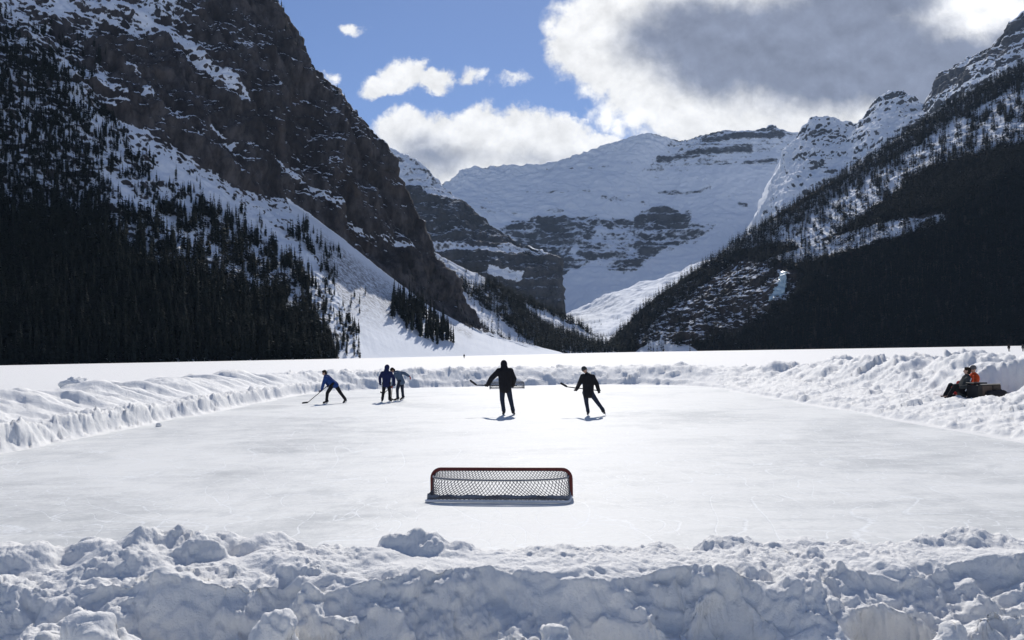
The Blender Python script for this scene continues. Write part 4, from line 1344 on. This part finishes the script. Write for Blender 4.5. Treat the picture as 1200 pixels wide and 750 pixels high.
def person(loc, J, label, jacket, trousers, s=1.0, puff=0.030, look=(0, 1, 0), glove=None, hood=False, hat=None, hair=M_HAIR, skates=True,
           boots=M_BOOT, group=None, stance=None, stripe=None, grip=True, hip_w=0.09):
    """J: joint positions in metres, x right, y away, z up, from loc"""
    J = {k: np.array(v, float) for k, v in J.items()}
    root = None
    up = nrm(J['head'] - J['neck'])
    look = nrm(np.array(look, float)); look = nrm(look - up * np.dot(look, up))
    sidev = np.cross(look, up)
    Rh = np.stack([sidev, look, up], 1)
    H = J['head']

    def limbs(mb, grow, torso=True, arms=True, legs=True, body=False):
        g = grow
        if torso:
            pel = (J['hipL'] + J['hipR']) / 2
            sh = (J['shL'] + J['shR']) / 2
            ax = nrm(J['shR'] - J['shL'])
            hx = nrm(J['hipR'] - J['hipL'])
            mid = (pel + sh) / 2
            for t in (-1, 1):
                mb.capsule(pel + hx * t * 0.055 * s, sh + ax * t * 0.085 * s - up * 0.05 * s, 0.112 * s + g, 0.105 * s + g)
            mb.capsule(J['shL'], J['shR'], 0.066 * s + g, 0.066 * s + g)
            mb.capsule(mid, sh, 0.115 * s + g, 0.115 * s + g)
            mb.capsule(sh, J['neck'], 0.075 * s + g, 0.055 * s + g * 0.6)
        if arms:
            for k in 'LR':
                mb.capsule(J['sh' + k], J['el' + k], 0.058 * s + g, 0.044 * s + g)
                mb.capsule(J['el' + k], J['wr' + k], 0.044 * s + g, 0.031 * s + g)
        if legs:
            for k in 'LR':
                mb.capsule(J['hip' + k], J['kn' + k], 0.092 * s + g, 0.060 * s + g)
                mb.capsule(J['kn' + k], J['an' + k], 0.060 * s + g, 0.040 * s + g)
                if not body: pass
            mb.capsule(J['hipL'], J['hipR'], 0.105 * s + g, 0.105 * s + g)

    def foot_dir(k):
        return nrm(J.get('toe' + k, J['an' + k] + np.array([0, 0.2, -0.08])) - J['an' + k])
    # body: one continuous surface with head, hands and feet
    mb = MB(); limbs(mb, 0.0, body=True)
    mb.capsule(J['neck'] - up * 0.03 * s, H - up * 0.05 * s, 0.052 * s, 0.050 * s)
    hs = 1.0 if s > 0.85 else 0.93
    mb.ellipsoid(H + up * 0.022 * hs, 0.075 * hs, 0.093 * hs, 0.098 * hs, Rh)
    mb.capsule(H - up * 0.06 * hs + look * 0.035 * hs, H - up * 0.02 * hs + look * 0.03 * hs, 0.045 * hs, 0.06 * hs)
    mb.capsule(H + up * 0.015 * hs + look * 0.088 * hs, H - up * 0.025 * hs + look * 0.103 * hs, 0.010 * hs, 0.016 * hs)   # nose
    for t in (-1, 1):
        mb.ellipsoid(H + sidev * t * 0.078 * hs - look * 0.005, 0.012, 0.024, 0.032, Rh)               # ears
    for k in 'LR':
        pn = J.get('palm' + k, np.array([0, 1.0, 0.0]))
        hand_caps(mb, J['wr' + k], J['wr' + k] - J['el' + k], pn, s, grip, k == 'R')
        fd = foot_dir(k)
        mb.capsule(J['an' + k] - np.array([0, 0, 0.03]) - fd * 0.03, J['an' + k] + fd * 0.16 * s - np.array([0, 0, 0.02]), 0.036 * s, 0.028 * s)
    me = remeshed(mb, "person", [M_SKIN], 0.009, 2)
    root = link("person", me, label=label, cat="person", group=group)
    root.location = loc
    # face
    for t in (-1, 1):
        MB().ellipsoid(H + sidev * t * 0.032 * hs + look * 0.089 * hs + up * 0.022 * hs, 0.012, 0.008, 0.008, Rh, 8, 6).build("eye", M_EYE, root)
    MB().capsule(H - sidev * 0.018 + look * 0.086 * hs - up * 0.052 * hs, H + sidev * 0.018 + look * 0.086 * hs - up * 0.052 * hs, 0.008, 0.008, 8, 3).build("mouth", M_LIP, root)
    # jacket
    mb = MB(); limbs(mb, puff * s, legs=False)
    pel = (J['hipL'] + J['hipR']) / 2
    sh = (J['shL'] + J['shR']) / 2
    tdir = nrm(pel - sh)
    hx = nrm(J['hipR'] - J['hipL'])
    for t in (-1, 1):
        mb.capsule(pel + hx * t * 0.06 * s, pel + hx * t * 0.065 * s + tdir * 0.07 * s, 0.145 * s, 0.142 * s)
    if hood:
        mb.ellipsoid(H + up * 0.010 - look * 0.02, 0.116 * hs, 0.124 * hs, 0.142 * hs, Rh)
        mb.capsule(J['neck'] - up * 0.02 - look * 0.02, H - look * 0.03, 0.135 * s, 0.105 * s)
    else:
        mb.capsule(J['neck'] - up * 0.02, J['neck'] + up * 0.02, 0.070 * s, 0.064 * s)
    mats = [jacket]
    me = remeshed(mb, "jacket", mats, 0.014, 3)
    jk = link("jacket", me, root)
    if stripe is not None:
        mbs = MB()
        a, b = stripe
        pts = [np.array(a) + (np.array(b) - np.array(a)) * t + np.array([0, -0.012 * math.sin(3.14 * t), 0]) for t in np.linspace(0, 1, 6)]
        mbs.tube(pts, 0.016, 6).build("piping", M_WHITEP, jk)
    # trousers
    mb = MB(); limbs(mb, 0.022 * s, torso=False, arms=False)
    for k in 'LR':
        mb.capsule(J['kn' + k] * 0.3 + J['an' + k] * 0.7, J['an' + k] + (J['kn' + k] - J['an' + k]) * 0.06, 0.072 * s, 0.074 * s)
    link("trousers", remeshed(mb, "trousers", [trousers], 0.014, 3), root)
    # hair / hat
    if hat is not None:
        mb = MB(); mb.ellipsoid(H + up * 0.050 * hs - look * 0.008, 0.090 * hs, 0.104 * hs, 0.092 * hs, Rh)
        mb.ellipsoid(H + up * 0.025 * hs - look * 0.012, 0.094 * hs, 0.106 * hs, 0.030 * hs, Rh)
        link("hat", remeshed(mb, "hat", [hat], 0.012, 2), root)
    elif not hood:
        mb = MB(); mb.ellipsoid(H + up * 0.045 * hs - look * 0.014, 0.090 * hs, 0.100 * hs, 0.092 * hs, Rh)
        mb.ellipsoid(H - up * 0.015 * hs - look * 0.045, 0.085 * hs, 0.066 * hs, 0.085 * hs, Rh)
        for j in range(14):
            a = RNG.random() * 6.28
            mb.ellipsoid(H + up * (0.06 + 0.04 * RNG.random()) * hs + (sidev * math.cos(a) + look * math.sin(a)) * 0.06, 0.03, 0.03, 0.03)
        link("hair", remeshed(mb, "hair", [hair], 0.012, 2), root)
    # gloves
    if glove is not None:
        for k in 'LR':
            mb = MB()
            pn = J.get('palm' + k, np.array([0, 1.0, 0.0]))
            hand_caps(mb, J['wr' + k], J['wr' + k] - J['el' + k], pn, s * 1.28, grip, k == 'R')
            dd = nrm(J['wr' + k] - J['el' + k])
            mb.capsule(J['wr' + k] - dd * 0.09 * s, J['wr' + k] + dd * 0.01, 0.058 * s, 0.05 * s)
            link("glove", remeshed(mb, "glove", [glove], 0.009, 1), root)
    # feet
    for k in 'LR':
        fd = foot_dir(k); an = J['an' + k]
        shin = nrm(J['kn' + k] - an)
        sole = an - np.array([0, 0, 0.06 * s])
        mb = MB()
        mb.capsule(an + shin * 0.10 * s, an - shin * 0.02, 0.062 * s, 0.060 * s)
        mb.capsule(sole - fd * 0.05 * s + shin * .02, sole + fd * 0.15 * s + shin * .015, 0.052 * s, 0.045 * s)
        b = link("skate" if skates else "boot", remeshed(mb, "skate" if skates else "boot", [boots], 0.012, 2), root)
        if skates:
            c0 = sole + fd * 0.05 * s - shin * 0.066 * s
            fd2 = fd
            rt = nrm(np.cross(fd2, shin)); u2 = np.cross(rt, fd2)
            R = np.stack([fd2, rt, u2], 1)
            m2 = MB()
            m2.box(c0, (0.27 * s, 0.006, 0.026), R)
            for t in (-0.075, 0.085):
                m2.box(c0 + fd2 * t * s + u2 * 0.026, (0.05 * s, 0.018, 0.04), R, 0.004)
            m2.build("blade", M_STEEL, b, smooth=False)
    return root


def stick(loc, a, b, tip, label, mat=M_STICK):
    """shaft a -> b (heel), blade b -> tip"""
    a, b, tip = [np.array(v, float) for v in (a, b, tip)]
    root = bpy.data.objects.new("hockey_stick", None); COL.objects.link(root)
    root.location = loc
    tag(root, label, "hockey stick", "hockey sticks held by the skaters")
    d = nrm(b - a); bd = nrm(tip - b)
    n = nrm(np.cross(d, bd)); w = np.cross(n, d)
    R = np.stack([d, n, w], 1)
    L = np.linalg.norm(b - a)
    MB().box((a + b) / 2, (L, 0.022, 0.032), R, 0.005).build("shaft", mat, root, smooth=False)
    mb = MB()
    Lb = np.linalg.norm(tip - b)
    V, Fs = [], []
    wv = nrm(np.cross(n, bd))
    K = 8
    for k in range(K + 1):
        t = k / K
        c = b - d * 0.03 * (1 - t) + bd * Lb * t + n * 0.035 * t * t
        h = 0.034 if 0 < k < K else 0.022
        for dz, dn in ((-h, -.008), (-h, .008), (h, .008), (h, -.008)):
            V.append(c + wv * dz + n * dn)
    for k in range(K):
        for j in range(4):
            p = k * 4 + j; q_ = k * 4 + (j + 1) % 4
            Fs.append((p, q_, q_ + 4, p + 4))
    Fs += [(3, 2, 1, 0), tuple(K * 4 + j for j in range(4))]
    mb.add(V, Fs).build("blade", M_STICK, root, smooth=False)
    return root


def at(px, py):
    """point on the ice (z = 0) that the photo shows at px, py"""
    d = _f + ((px - 600) / FPX) * _r + ((375 - py) / FPX) * _u
    return ORG + d * (-EYE / d[2])


# hooded skater in the middle, seen from behind
o = at(597, 486.3)
G1 = "hockey players on the rink"
person(o, dict(hipL=(-.215, 0, .93), hipR=(-.035, 0, .93), knL=(-.235, .05, .52), knR=(.045, .03, .52), anL=(-.185, 0, .135), anR=(.125, -.02, .135),
               toeL=(-.21, .22, .05), toeR=(.17, .2, .05), shL=(-.325, .03, 1.46), shR=(.055, .03, 1.46), neck=(-.145, .05, 1.55), head=(-.155, .09, 1.68),
               elL=(-.57, .06, 1.24), elR=(.175, .02, 1.20), wrL=(-.70, .22, 1.03), wrR=(.12, .22, .98), palmL=(0, .6, .8), palmR=(-.3, .8, .4)),
       "person in black hooded sweatshirt and dark jeans skating away with a stick across the waist", M_BLACK, M_JEANS, 1.0, .046, (0, 1, -.15), M_BLACK, hood=True, group=G1)
stick(o, (.27, .24, .96), (-1.12, .30, 1.00), (-1.32, .32, 1.17), "dark hockey stick held level by the hooded skater")
# smaller skater to the right
o = at(692, 487.2)
person(o, dict(hipL=(-.145, 0, .74), hipR=(.025, 0, .74), knL=(-.115, .06, .42), knR=(.22, -.03, .44), anL=(-.075, 0, .13), anR=(.40, -.1, .18),
               toeL=(-.07, .22, .05), toeR=(.50, .07, .08), shL=(-.22, .04, 1.26), shR=(.10, .04, 1.24), neck=(-.08, .06, 1.34), head=(-.145, .09, 1.46),
               elL=(-.32, .10, 1.05), elR=(.225, .04, 1.02), wrL=(-.40, .22, .87), wrR=(.29, .14, .81), palmL=(0, .6, .8), palmR=(-.3, .8, .4)),
       "child in black jacket and knitted hat gliding on one leg with right skate kicked out", M_BLACK, M_JEANS, 0.86, .042, (-.2, 1, -.1), M_BLACK, hat=M_CHAR, group=G1)
stick(o, (.33, .17, .79), (-.74, .30, .93), (-.93, .33, 1.06), "dark hockey stick held out by the child with the kicked-out leg")
# lunging skater on the left
o = at(383.3, 472.7)
person(o, dict(hipL=(.28, -.08, .84), hipR=(.33, .10, .84), knL=(.04, -.10, .46), knR=(.55, .12, .47), anL=(.00, -.08, .13), anR=(.77, .14, .16),
               toeL=(-.22, -.08, .05), toeR=(.66, .20, .02), shL=(-.02, -.19, 1.12), shR=(.02, .19, 1.14), neck=(-.06, 0, 1.20), head=(-.10, 0, 1.33),
               elL=(-.11, -.20, .86), elR=(-.04, .16, .88), wrL=(-.20, -.08, .64), wrR=(.05, .0, .80), palmL=(-.8, 0, .3), palmR=(-.6, -.5, .2)),
       "person in bright blue jacket and black trousers lunging left over the stick", M_BLUE, M_BLACK, 0.95, .034, (-1, -.1, -.45), M_NAVY, hair=M_HAIR, group=G1)
stick(o, (.09, .0, .82), (-.84, -.05, .05), (-1.08, -.08, .035), "long hockey stick reaching to the ice from the skater in bright blue")
# pair by the far bank
o = at(451.6, 471.0)
person(o, dict(hipL=(-.03, 0, .82), hipR=(.15, 0, .82), knL=(-.08, .03, .46), knR=(.19, .03, .46), anL=(-.13, 0, .13), anR=(.19, 0, .14),
               toeL=(-.2, .2, .05), toeR=(.28, .18, .05), shL=(-.12, .03, 1.27), shR=(.24, .03, 1.27), neck=(.06, .05, 1.36), head=(.08, .08, 1.50),
               elL=(-.24, .04, 1.07), elR=(.38, .05, 1.02), wrL=(-.24, .10, .86), wrR=(.38, .14, .80), palmL=(.3, .8, .2), palmR=(-.3, .8, .2)),
       "person in navy hooded jacket standing with their back turned beside a bent player", M_NAVY, M_BLACK, 0.9, .034, (.1, 1, -.1), M_NAVY, hood=True, group=G1)
stick(o, (.42, .17, .84), (-.14, .42, .34), (-.31, .45, .42), "dark hockey stick pointing left behind the legs of the player in navy")
o = at(467.6, 469.2)
person(o, dict(hipL=(.06, -.08, .88), hipR=(.13, .09, .88), knL=(-.06, -.08, .50), knR=(.14, .09, .52), anL=(-.05, -.08, .13), anR=(.17, .10, .17),
               toeL=(-.26, -.10, .05), toeR=(0, .10, .04), shL=(-.12, -.18, 1.20), shR=(-.02, .17, 1.26), neck=(-.17, 0, 1.29), head=(-.27, -.02, 1.37),
               elL=(-.23, -.18, .94), elR=(.24, .20, 1.22), wrL=(-.27, -.12, .70), wrR=(.42, .22, 1.10), palmL=(-.6, .5, 0), palmR=(0, 0, -1)),
       "person in grey-blue jacket and red gloves bending forward with one arm flung back", M_GREYBLUE, M_JEANS, 0.93, .034, (-1, -.2, -.3), M_GLOVE_RED, group=G1)
stick(o, (-.27, -.10, .78), (-.33, -.16, .06), (-.18, -.24, .035), "hockey stick held upright in the red glove of the bending player", M_WOODSTICK)

# two people resting on the right-hand bank, box and bag beside them
GZ = 0.41
def seat(px, dep):
    p = unproj(px, 460, dep); return np.array([p[0], p[1], GZ])
o = seat(1127.5, 25.6)
person(o, dict(hipL=(.00, -.1, .16), hipR=(.04, .1, .16), knL=(-.30, -.16, .36), knR=(-.28, .14, .38), anL=(-.50, -.16, .06), anR=(-.47, .14, .06),
               toeL=(-.70, -.18, .05), toeR=(-.66, .14, .05), shL=(.12, -.17, .57), shR=(.20, .16, .60), neck=(.17, 0, .68), head=(.19, 0, .82),
               elL=(.05, -.27, .34), elR=(.06, .22, .36), wrL=(-.15, -.20, .32), wrR=(-.12, .15, .36), palmL=(0, .3, -1), palmR=(0, -.3, -1)),
       "person with dark hair and charcoal jacket sitting in the snow nearer the rink", M_CHAR, M_BLACK, 0.92, .034, (-.8, .5, -.1), M_RED2, skates=False, grip=False,
       stripe=((.16, -.265, .60), (-.04, -.255, .20)), group="people sitting on the right snow bank")
o = seat(1137.5, 26.1)
person(o, dict(hipL=(.02, -.1, .20), hipR=(.04, .1, .20), knL=(-.30, -.14, .40), knR=(-.30, .12, .42), anL=(-.40, -.14, .06), anR=(-.42, .14, .06),
               toeL=(-.60, -.16, .05), toeR=(-.62, .14, .05), shL=(.10, -.18, .62), shR=(.16, .17, .63), neck=(.13, 0, .72), head=(.10, -.02, .86),
               elL=(.02, -.26, .40), elR=(.04, .24, .42), wrL=(-.20, -.18, .42), wrR=(-.18, .12, .44), palmL=(0, .3, -1), palmR=(0, -.3, -1)),
       "person in orange jacket and grey woolly hat sitting beside the dark box", M_ORANGE, M_RED2, 0.95, .034, (-1, -.1, -.1), M_ORANGE, hat=M_GREYW, skates=False, grip=False,
       group="people sitting on the right snow bank")

M_WOOD_LIT = simple_mat("lit_boards", (0.085, 0.062, 0.05), 0.7, 0.4, 6.0)  # lighter copy of the box wood, light on the left panel put into the colour
M_WOOD_SHADE = simple_mat("shaded_boards", (0.055, 0.043, 0.037), 0.7, 0.4, 6.0)  # same wood darker, shade on the right panel put into the colour
M_PALE = simple_mat("pale_edge", (0.50, 0.47, 0.42), 0.7, 0.2, 8.0)
M_DARKB = simple_mat("black_plastic", (0.018, 0.018, 0.02), 0.6, 0.3, 8.0)
bx = unproj(1153, 464, 25.2)
box = bpy.data.objects.new("storage_box", None); COL.objects.link(box)
box.location = (bx[0], bx[1], 0.40); box.rotation_euler = (0, 0, math.radians(14))
tag(box, "dark wooden box with a pale top edge behind the seated pair", "box")
MB().box((0, 0, .21), (.86, .46, .42), None, .012).build("case", M_DARKB, box, smooth=False)
MB().box((-.10, -.236, .215), (.36, .016, .36), None, .006).build("front_panel", M_WOOD_LIT, box, smooth=False)
MB().box((.27, -.236, .215), (.30, .016, .36), None, .006).build("front_panel", M_WOOD_SHADE, box, smooth=False)
MB().box((.05, -.215, .436), (.74, .06, .026), None, .006).build("rim", M_PALE, box, smooth=False)
MB().box((-.18, .08, .462), (.50, .34, .05), None, .012).build("lid", M_DARKB, box, smooth=False)
bag = MB()
bg = unproj(1171, 465, 24.9)
for a, b, r1, r2 in (((-.30, 0, .12), (.12, 0, .13), .13, .13), ((.1, .02, .12), (.30, .02, .10), .12, .07), ((.26, 0, .10), (.50, -.02, .08), .06, .018), ((-.2, -.1, .08), (.1, -.1, .08), .09, .08)):
    bag.capsule(a, b, r1, r2)
bgo = link("sports_bag", remeshed(bag, "sports_bag", [M_DARKB], .016, 3), label="black slumped sports bag lying right of the dark box", cat="bag")
bgo.location = (bg[0], bg[1], 0.40)
MB().tube([(-.2, -.03, .24), (-.12, -.06, .31), (.0, -.05, .32), (.08, -.02, .24)], .012, 6).build("handle", M_DARKB, bgo)

# walkers far out on the lake
def walker(px, py, dep, label, jacket, s=0.97):
    p = unproj(px, py, dep)
    z = LAKE
    person((p[0], p[1], z), dict(hipL=(-.09, 0, .90), hipR=(.09, 0, .90), knL=(-.10, .06, .50), knR=(.11, -.04, .50), anL=(-.10, .02, .09), anR=(.12, -.12, .09),
           shL=(-.19, 0, 1.42), shR=(.19, 0, 1.42), neck=(0, .02, 1.50), head=(0, .03, 1.64), elL=(-.27, .02, 1.16), elR=(.27, -.02, 1.16), wrL=(-.27, .10, .92), wrR=(.27, .05, .92)),
           label, jacket, M_BLACK, s, .034, (0, 1, 0), M_BLACK, hat=M_BLACK, skates=False, grip=False)


walker(1182.5, 412, 200, "tiny figure in dark clothes walking far out on the right of the lake", M_BLACK)
walker(1199, 412, 195, "tiny dark figure at the right border of the photo far out on the lake", M_CHAR)
walker(544, 424.5, 320, "tiny dark figure on the lake in front of the snow cone", M_BLACK)

# loose chunks of snow that lie apart from the banks
def chunk(px, py, dep, size, label, z=0.0, seed=0, flat=0.75):
    p = unproj(px, py, dep)
    mb = MB(); mb.ellipsoid((0, 0, size * flat * .55), size, size * .85, size * flat, None, 36, 24)
    V = np.concatenate(mb.v)
    V = V * (1 + 0.35 * fbm(V / size * 1.2 + seed * 5, 3, seed=300 + seed, mode='billow') + 0.10 * fbm(V / size * 5, 3, seed=310 + seed))[:, None]
    mb.v = [V]
    o_ = mb.build("snow_chunk", MAT_SNOW, label=label, cat="snow chunk")
    o_.location = (p[0], p[1], z)


chunk(88, 449, 50, .85, "largest grey snow lump alone on the lake beyond the left bank", LAKE - .1, 1, 0.6)
chunk(184, 443, 60, .45, "smaller snow lump farther right on the lake beyond the left bank", LAKE - .1, 2, 0.6)
o_ = at(32, 524); chunk(32, 524, o_[1], .13, "snow chunk on the ice at the left frame edge of the rink", 0, 3)
o_ = at(186, 500); chunk(186, 500, o_[1], .10, "small snow chunk on the ice under the left block wall", 0, 4)

# ------------------------------------------------------------------ sky, sun
SUN_EL, SUN_AZ = math.radians(37), math.radians(2.5)      # azimuth clockwise from straight ahead (+Y)
S = Vector((math.sin(SUN_AZ) * math.cos(SUN_EL), math.cos(SUN_AZ) * math.cos(SUN_EL), math.sin(SUN_EL)))
sd_ = bpy.data.lights.new("sun", 'SUN'); sd_.energy = 4.2; sd_.angle = math.radians(0.53); sd_.color = (1.0, 0.96, 0.90)
so = bpy.data.objects.new("sun", sd_); COL.objects.link(so)
so.rotation_euler = (-S).to_track_quat('-Z', 'Y').to_euler(); so.location = (0, 50, 60)

world = bpy.data.worlds.new("World"); scene.world = world
world.use_nodes = True
wt = NT(world.node_tree)
for n in list(wt.n): wt.n.remove(n)
sky = wt.node('ShaderNodeTexSky', sky_type='NISHITA', sun_disc=False, sun_elevation=SUN_EL, sun_rotation=SUN_AZ, altitude=1750, air_density=1.0, dust_density=0.3, ozone_density=2.5)
tc = wt.node('ShaderNodeTexCoord')
dirv = tc.outputs['Generated']
sx = wt.node('ShaderNodeSeparateXYZ', {0: dirv})
dy = wt.m('MAXIMUM', wt.m('ABSOLUTE', sx.outputs[1]), 0.05)
ca, cb = wt.m('DIVIDE', sx.outputs[0], dy), wt.m('DIVIDE', sx.outputs[2], dy)
ahead = wt.ss(sx.outputs[1], 0.0, 0.12)


def sky_uv(px, py):
    d = _f + ((px - 600) / FPX) * _r + ((375 - py) / FPX) * _u
    return d[0] / d[1], d[2] / d[1]


wv0 = wt.node('ShaderNodeCombineXYZ', {0: ca, 1: cb, 2: 0.0}).outputs[0]


def warped(vec, scale, amp):
    n = wt.node('ShaderNodeTexNoise', {'Vector': vec, 'Scale': scale, 'Detail': 6.0, 'Roughness': 0.6})
    o = wt.node('ShaderNodeVectorMath', {0: n.outputs['Color'], 1: (0.5, 0.5, 0.5)}, operation='SUBTRACT').outputs[0]
    o = wt.node('ShaderNodeVectorMath', {0: o, 'Scale': amp}, operation='SCALE').outputs[0]
    return wt.node('ShaderNodeVectorMath', {0: vec, 1: o}, operation='ADD').outputs[0]


wv = warped(warped(wv0, 11.0, 0.055), 40.0, 0.022)
sw = wt.node('ShaderNodeSeparateXYZ', {0: wv})
ca, cb = sw.outputs[0], sw.outputs[1]


def puffs(vec):
    n1 = wt.noise(vec, 14.0, 9, 0.58, 0.2)
    n2 = wt.noise(vec, 42.0, 7, 0.6, 0.1)
    return wt.m('ADD', wt.m('MULTIPLY', wt.m('SUBTRACT', n1, 0.5), 2.4), wt.m('MULTIPLY', wt.m('SUBTRACT', n2, 0.5), 1.0))


puff = puffs(wv0)
puff_up = puffs(wt.node('ShaderNodeVectorMath', {0: wv0, 1: (0.004, 0.016, 0.0)}, operation='ADD').outputs[0])
billow = wt.m('SUBTRACT', puff, puff_up)


def blob_field(items):
    """largest of soft ellipses: (px, py, rx, ry, rot_deg, weight)"""
    acc = None
    for (px, py, rx, ry, rot, wgt) in items:
        u0, v0 = sky_uv(px, py)
        c, s_ = math.cos(math.radians(rot)), math.sin(math.radians(rot))
        du, dv = wt.m('SUBTRACT', ca, u0), wt.m('SUBTRACT', cb, v0)
        a = wt.m('ADD', wt.m('MULTIPLY', du, c * FPX / rx), wt.m('MULTIPLY', dv, s_ * FPX / rx))
        b = wt.m('ADD', wt.m('MULTIPLY', du, -s_ * FPX / ry), wt.m('MULTIPLY', dv, c * FPX / ry))
        r2 = wt.m('ADD', wt.m('MULTIPLY', a, a), wt.m('MULTIPLY', b, b))
        f = wt.m('MULTIPLY', wt.m('SUBTRACT', 1.0, wt.m('SQRT', r2)), wgt)
        acc = f if acc is None else wt.m('MAXIMUM', acc, f)
    return acc


CLOUD = [(698, 62, 72, 60, 0, 1.0), (735, 30, 105, 92, 0, 1.2), (840, 60, 170, 120, 0, 1.6), (1000, 40, 240, 140, 0, 1.8), (1140, 10, 170, 130, 0, 1.6), (778, 112, 78, 48, 0, 1.1), (900, 130, 220, 70, 0, 1.4), (1300, 0, 250, 200, 0, 1.5),
         (760, -40, 120, 80, 0, 1.3), (1000, -120, 380, 140, 0, 1.6),
         (476, 152, 44, 34, 0, 1.0), (525, 158, 66, 36, 0, 1.1), (562, 150, 52, 36, 0, 1.1), (605, 156, 60, 36, 0, 1.1), (655, 164, 62, 30, 0, 1.1), (706, 164, 40, 22, 0, .8), (560, 190, 140, 46, 0, 1.3), (500, 184, 60, 36, 0, 1.1),
         (474, 86, 38, 27, 0, 1.0), (448, 98, 36, 18, 25, .85), (508, 92, 34, 20, 0, .9), (556, 93, 28, 12, 20, .42), (410, 36, 20, 11, -10, .52), (603, 95, 32, 9, 0, .28), (388, 92, 14, 9, 0, .3)]
GREY = [(850, 55, 130, 74, -12, 1.3), (960, 60, 200, 84, 0, 1.6), (1070, 85, 160, 58, 0, 1.5), (775, 45, 70, 50, 0, .7), (1010, -5, 120, 60, 0, 1.2), (1190, 58, 70, 36, 0, .8),
        (510, 184, 80, 28, 0, .5), (495, 168, 48, 22, 0, .35), (630, 186, 70, 18, 0, .3), (1000, -150, 350, 110, 0, .9)]
cf = blob_field(CLOUD)
dens = wt.m('ADD', cf, wt.m('MULTIPLY', puff, 0.50))
alpha = wt.m('MULTIPLY', wt.ss(dens, 0.02, 0.36), ahead)
gf = wt.m('ADD', wt.m('ADD', blob_field(GREY), wt.m('MULTIPLY', puff, 0.24)), wt.m('MULTIPLY', billow, -0.15))
grey = wt.ss(gf, -0.12, 0.62)
ccol = wt.mix(grey, (1.0, 1.0, 1.0, 1), (0.26, 0.295, 0.395, 1))
lump = wt.m('ADD', 0.92, wt.m('MULTIPLY', billow, 0.30), clamp=False)
glow = wt.ss(blob_field([(1150, 12, 120, 60, 0, 1.0), (730, 140, 130, 36, 0, .8)]), 0.0, 0.9)
CLOUD_GAIN = 15.0
ccol2 = wt.node('ShaderNodeVectorMath', {0: ccol, 'Scale': wt.m('ADD', wt.m('MULTIPLY', lump, CLOUD_GAIN), wt.m('MULTIPLY', glow, 3.0))}, operation='SCALE').outputs[0]
# scattered clouds elsewhere in the sky
wv2 = wt.node('ShaderNodeVectorMath', {0: dirv, 1: (2.2, 2.2, 4.5)}, operation='MULTIPLY').outputs[0]
oth = wt.m('MULTIPLY', wt.ss(wt.noise(wv2, 1.6, 8, 0.6, 0.3), 0.54, 0.66), wt.m('SUBTRACT', 1.0, ahead))
alpha2 = wt.m('MAXIMUM', alpha, oth)
blue = wt.node('ShaderNodeVectorMath', {0: sky.outputs[0], 1: (1.05, 1.12, 1.34)}, operation='MULTIPLY').outputs[0]
final = wt.mix(alpha2, blue, ccol2)
bg_ = wt.node('ShaderNodeBackground', {0: final, 1: 0.07})
out = wt.node('ShaderNodeOutputWorld', {0: bg_.outputs[0]})

# ------------------------------------------------------------------ air between here and the far peaks
HAZE = 0.00002
if HAZE > 0:
    m = bpy.data.materials.new("haze"); m.use_nodes = True
    t = NT(m.node_tree)
    for n in list(t.n): t.n.remove(n)
    v = t.node('ShaderNodeVolumePrincipled', {'Color': (0.50, 0.70, 1.0, 1), 'Density': HAZE, 'Anisotropy': 0.2})
    t.node('ShaderNodeOutputMaterial', {'Volume': v.outputs[0]})
    mb = MB(); mb.box((0, 3500, 1150), (9000, 12000, 2420))
    hz = mb.build("haze", m, smooth=False, kind="stuff", label="thin blue haze filling the valley air", cat="haze")
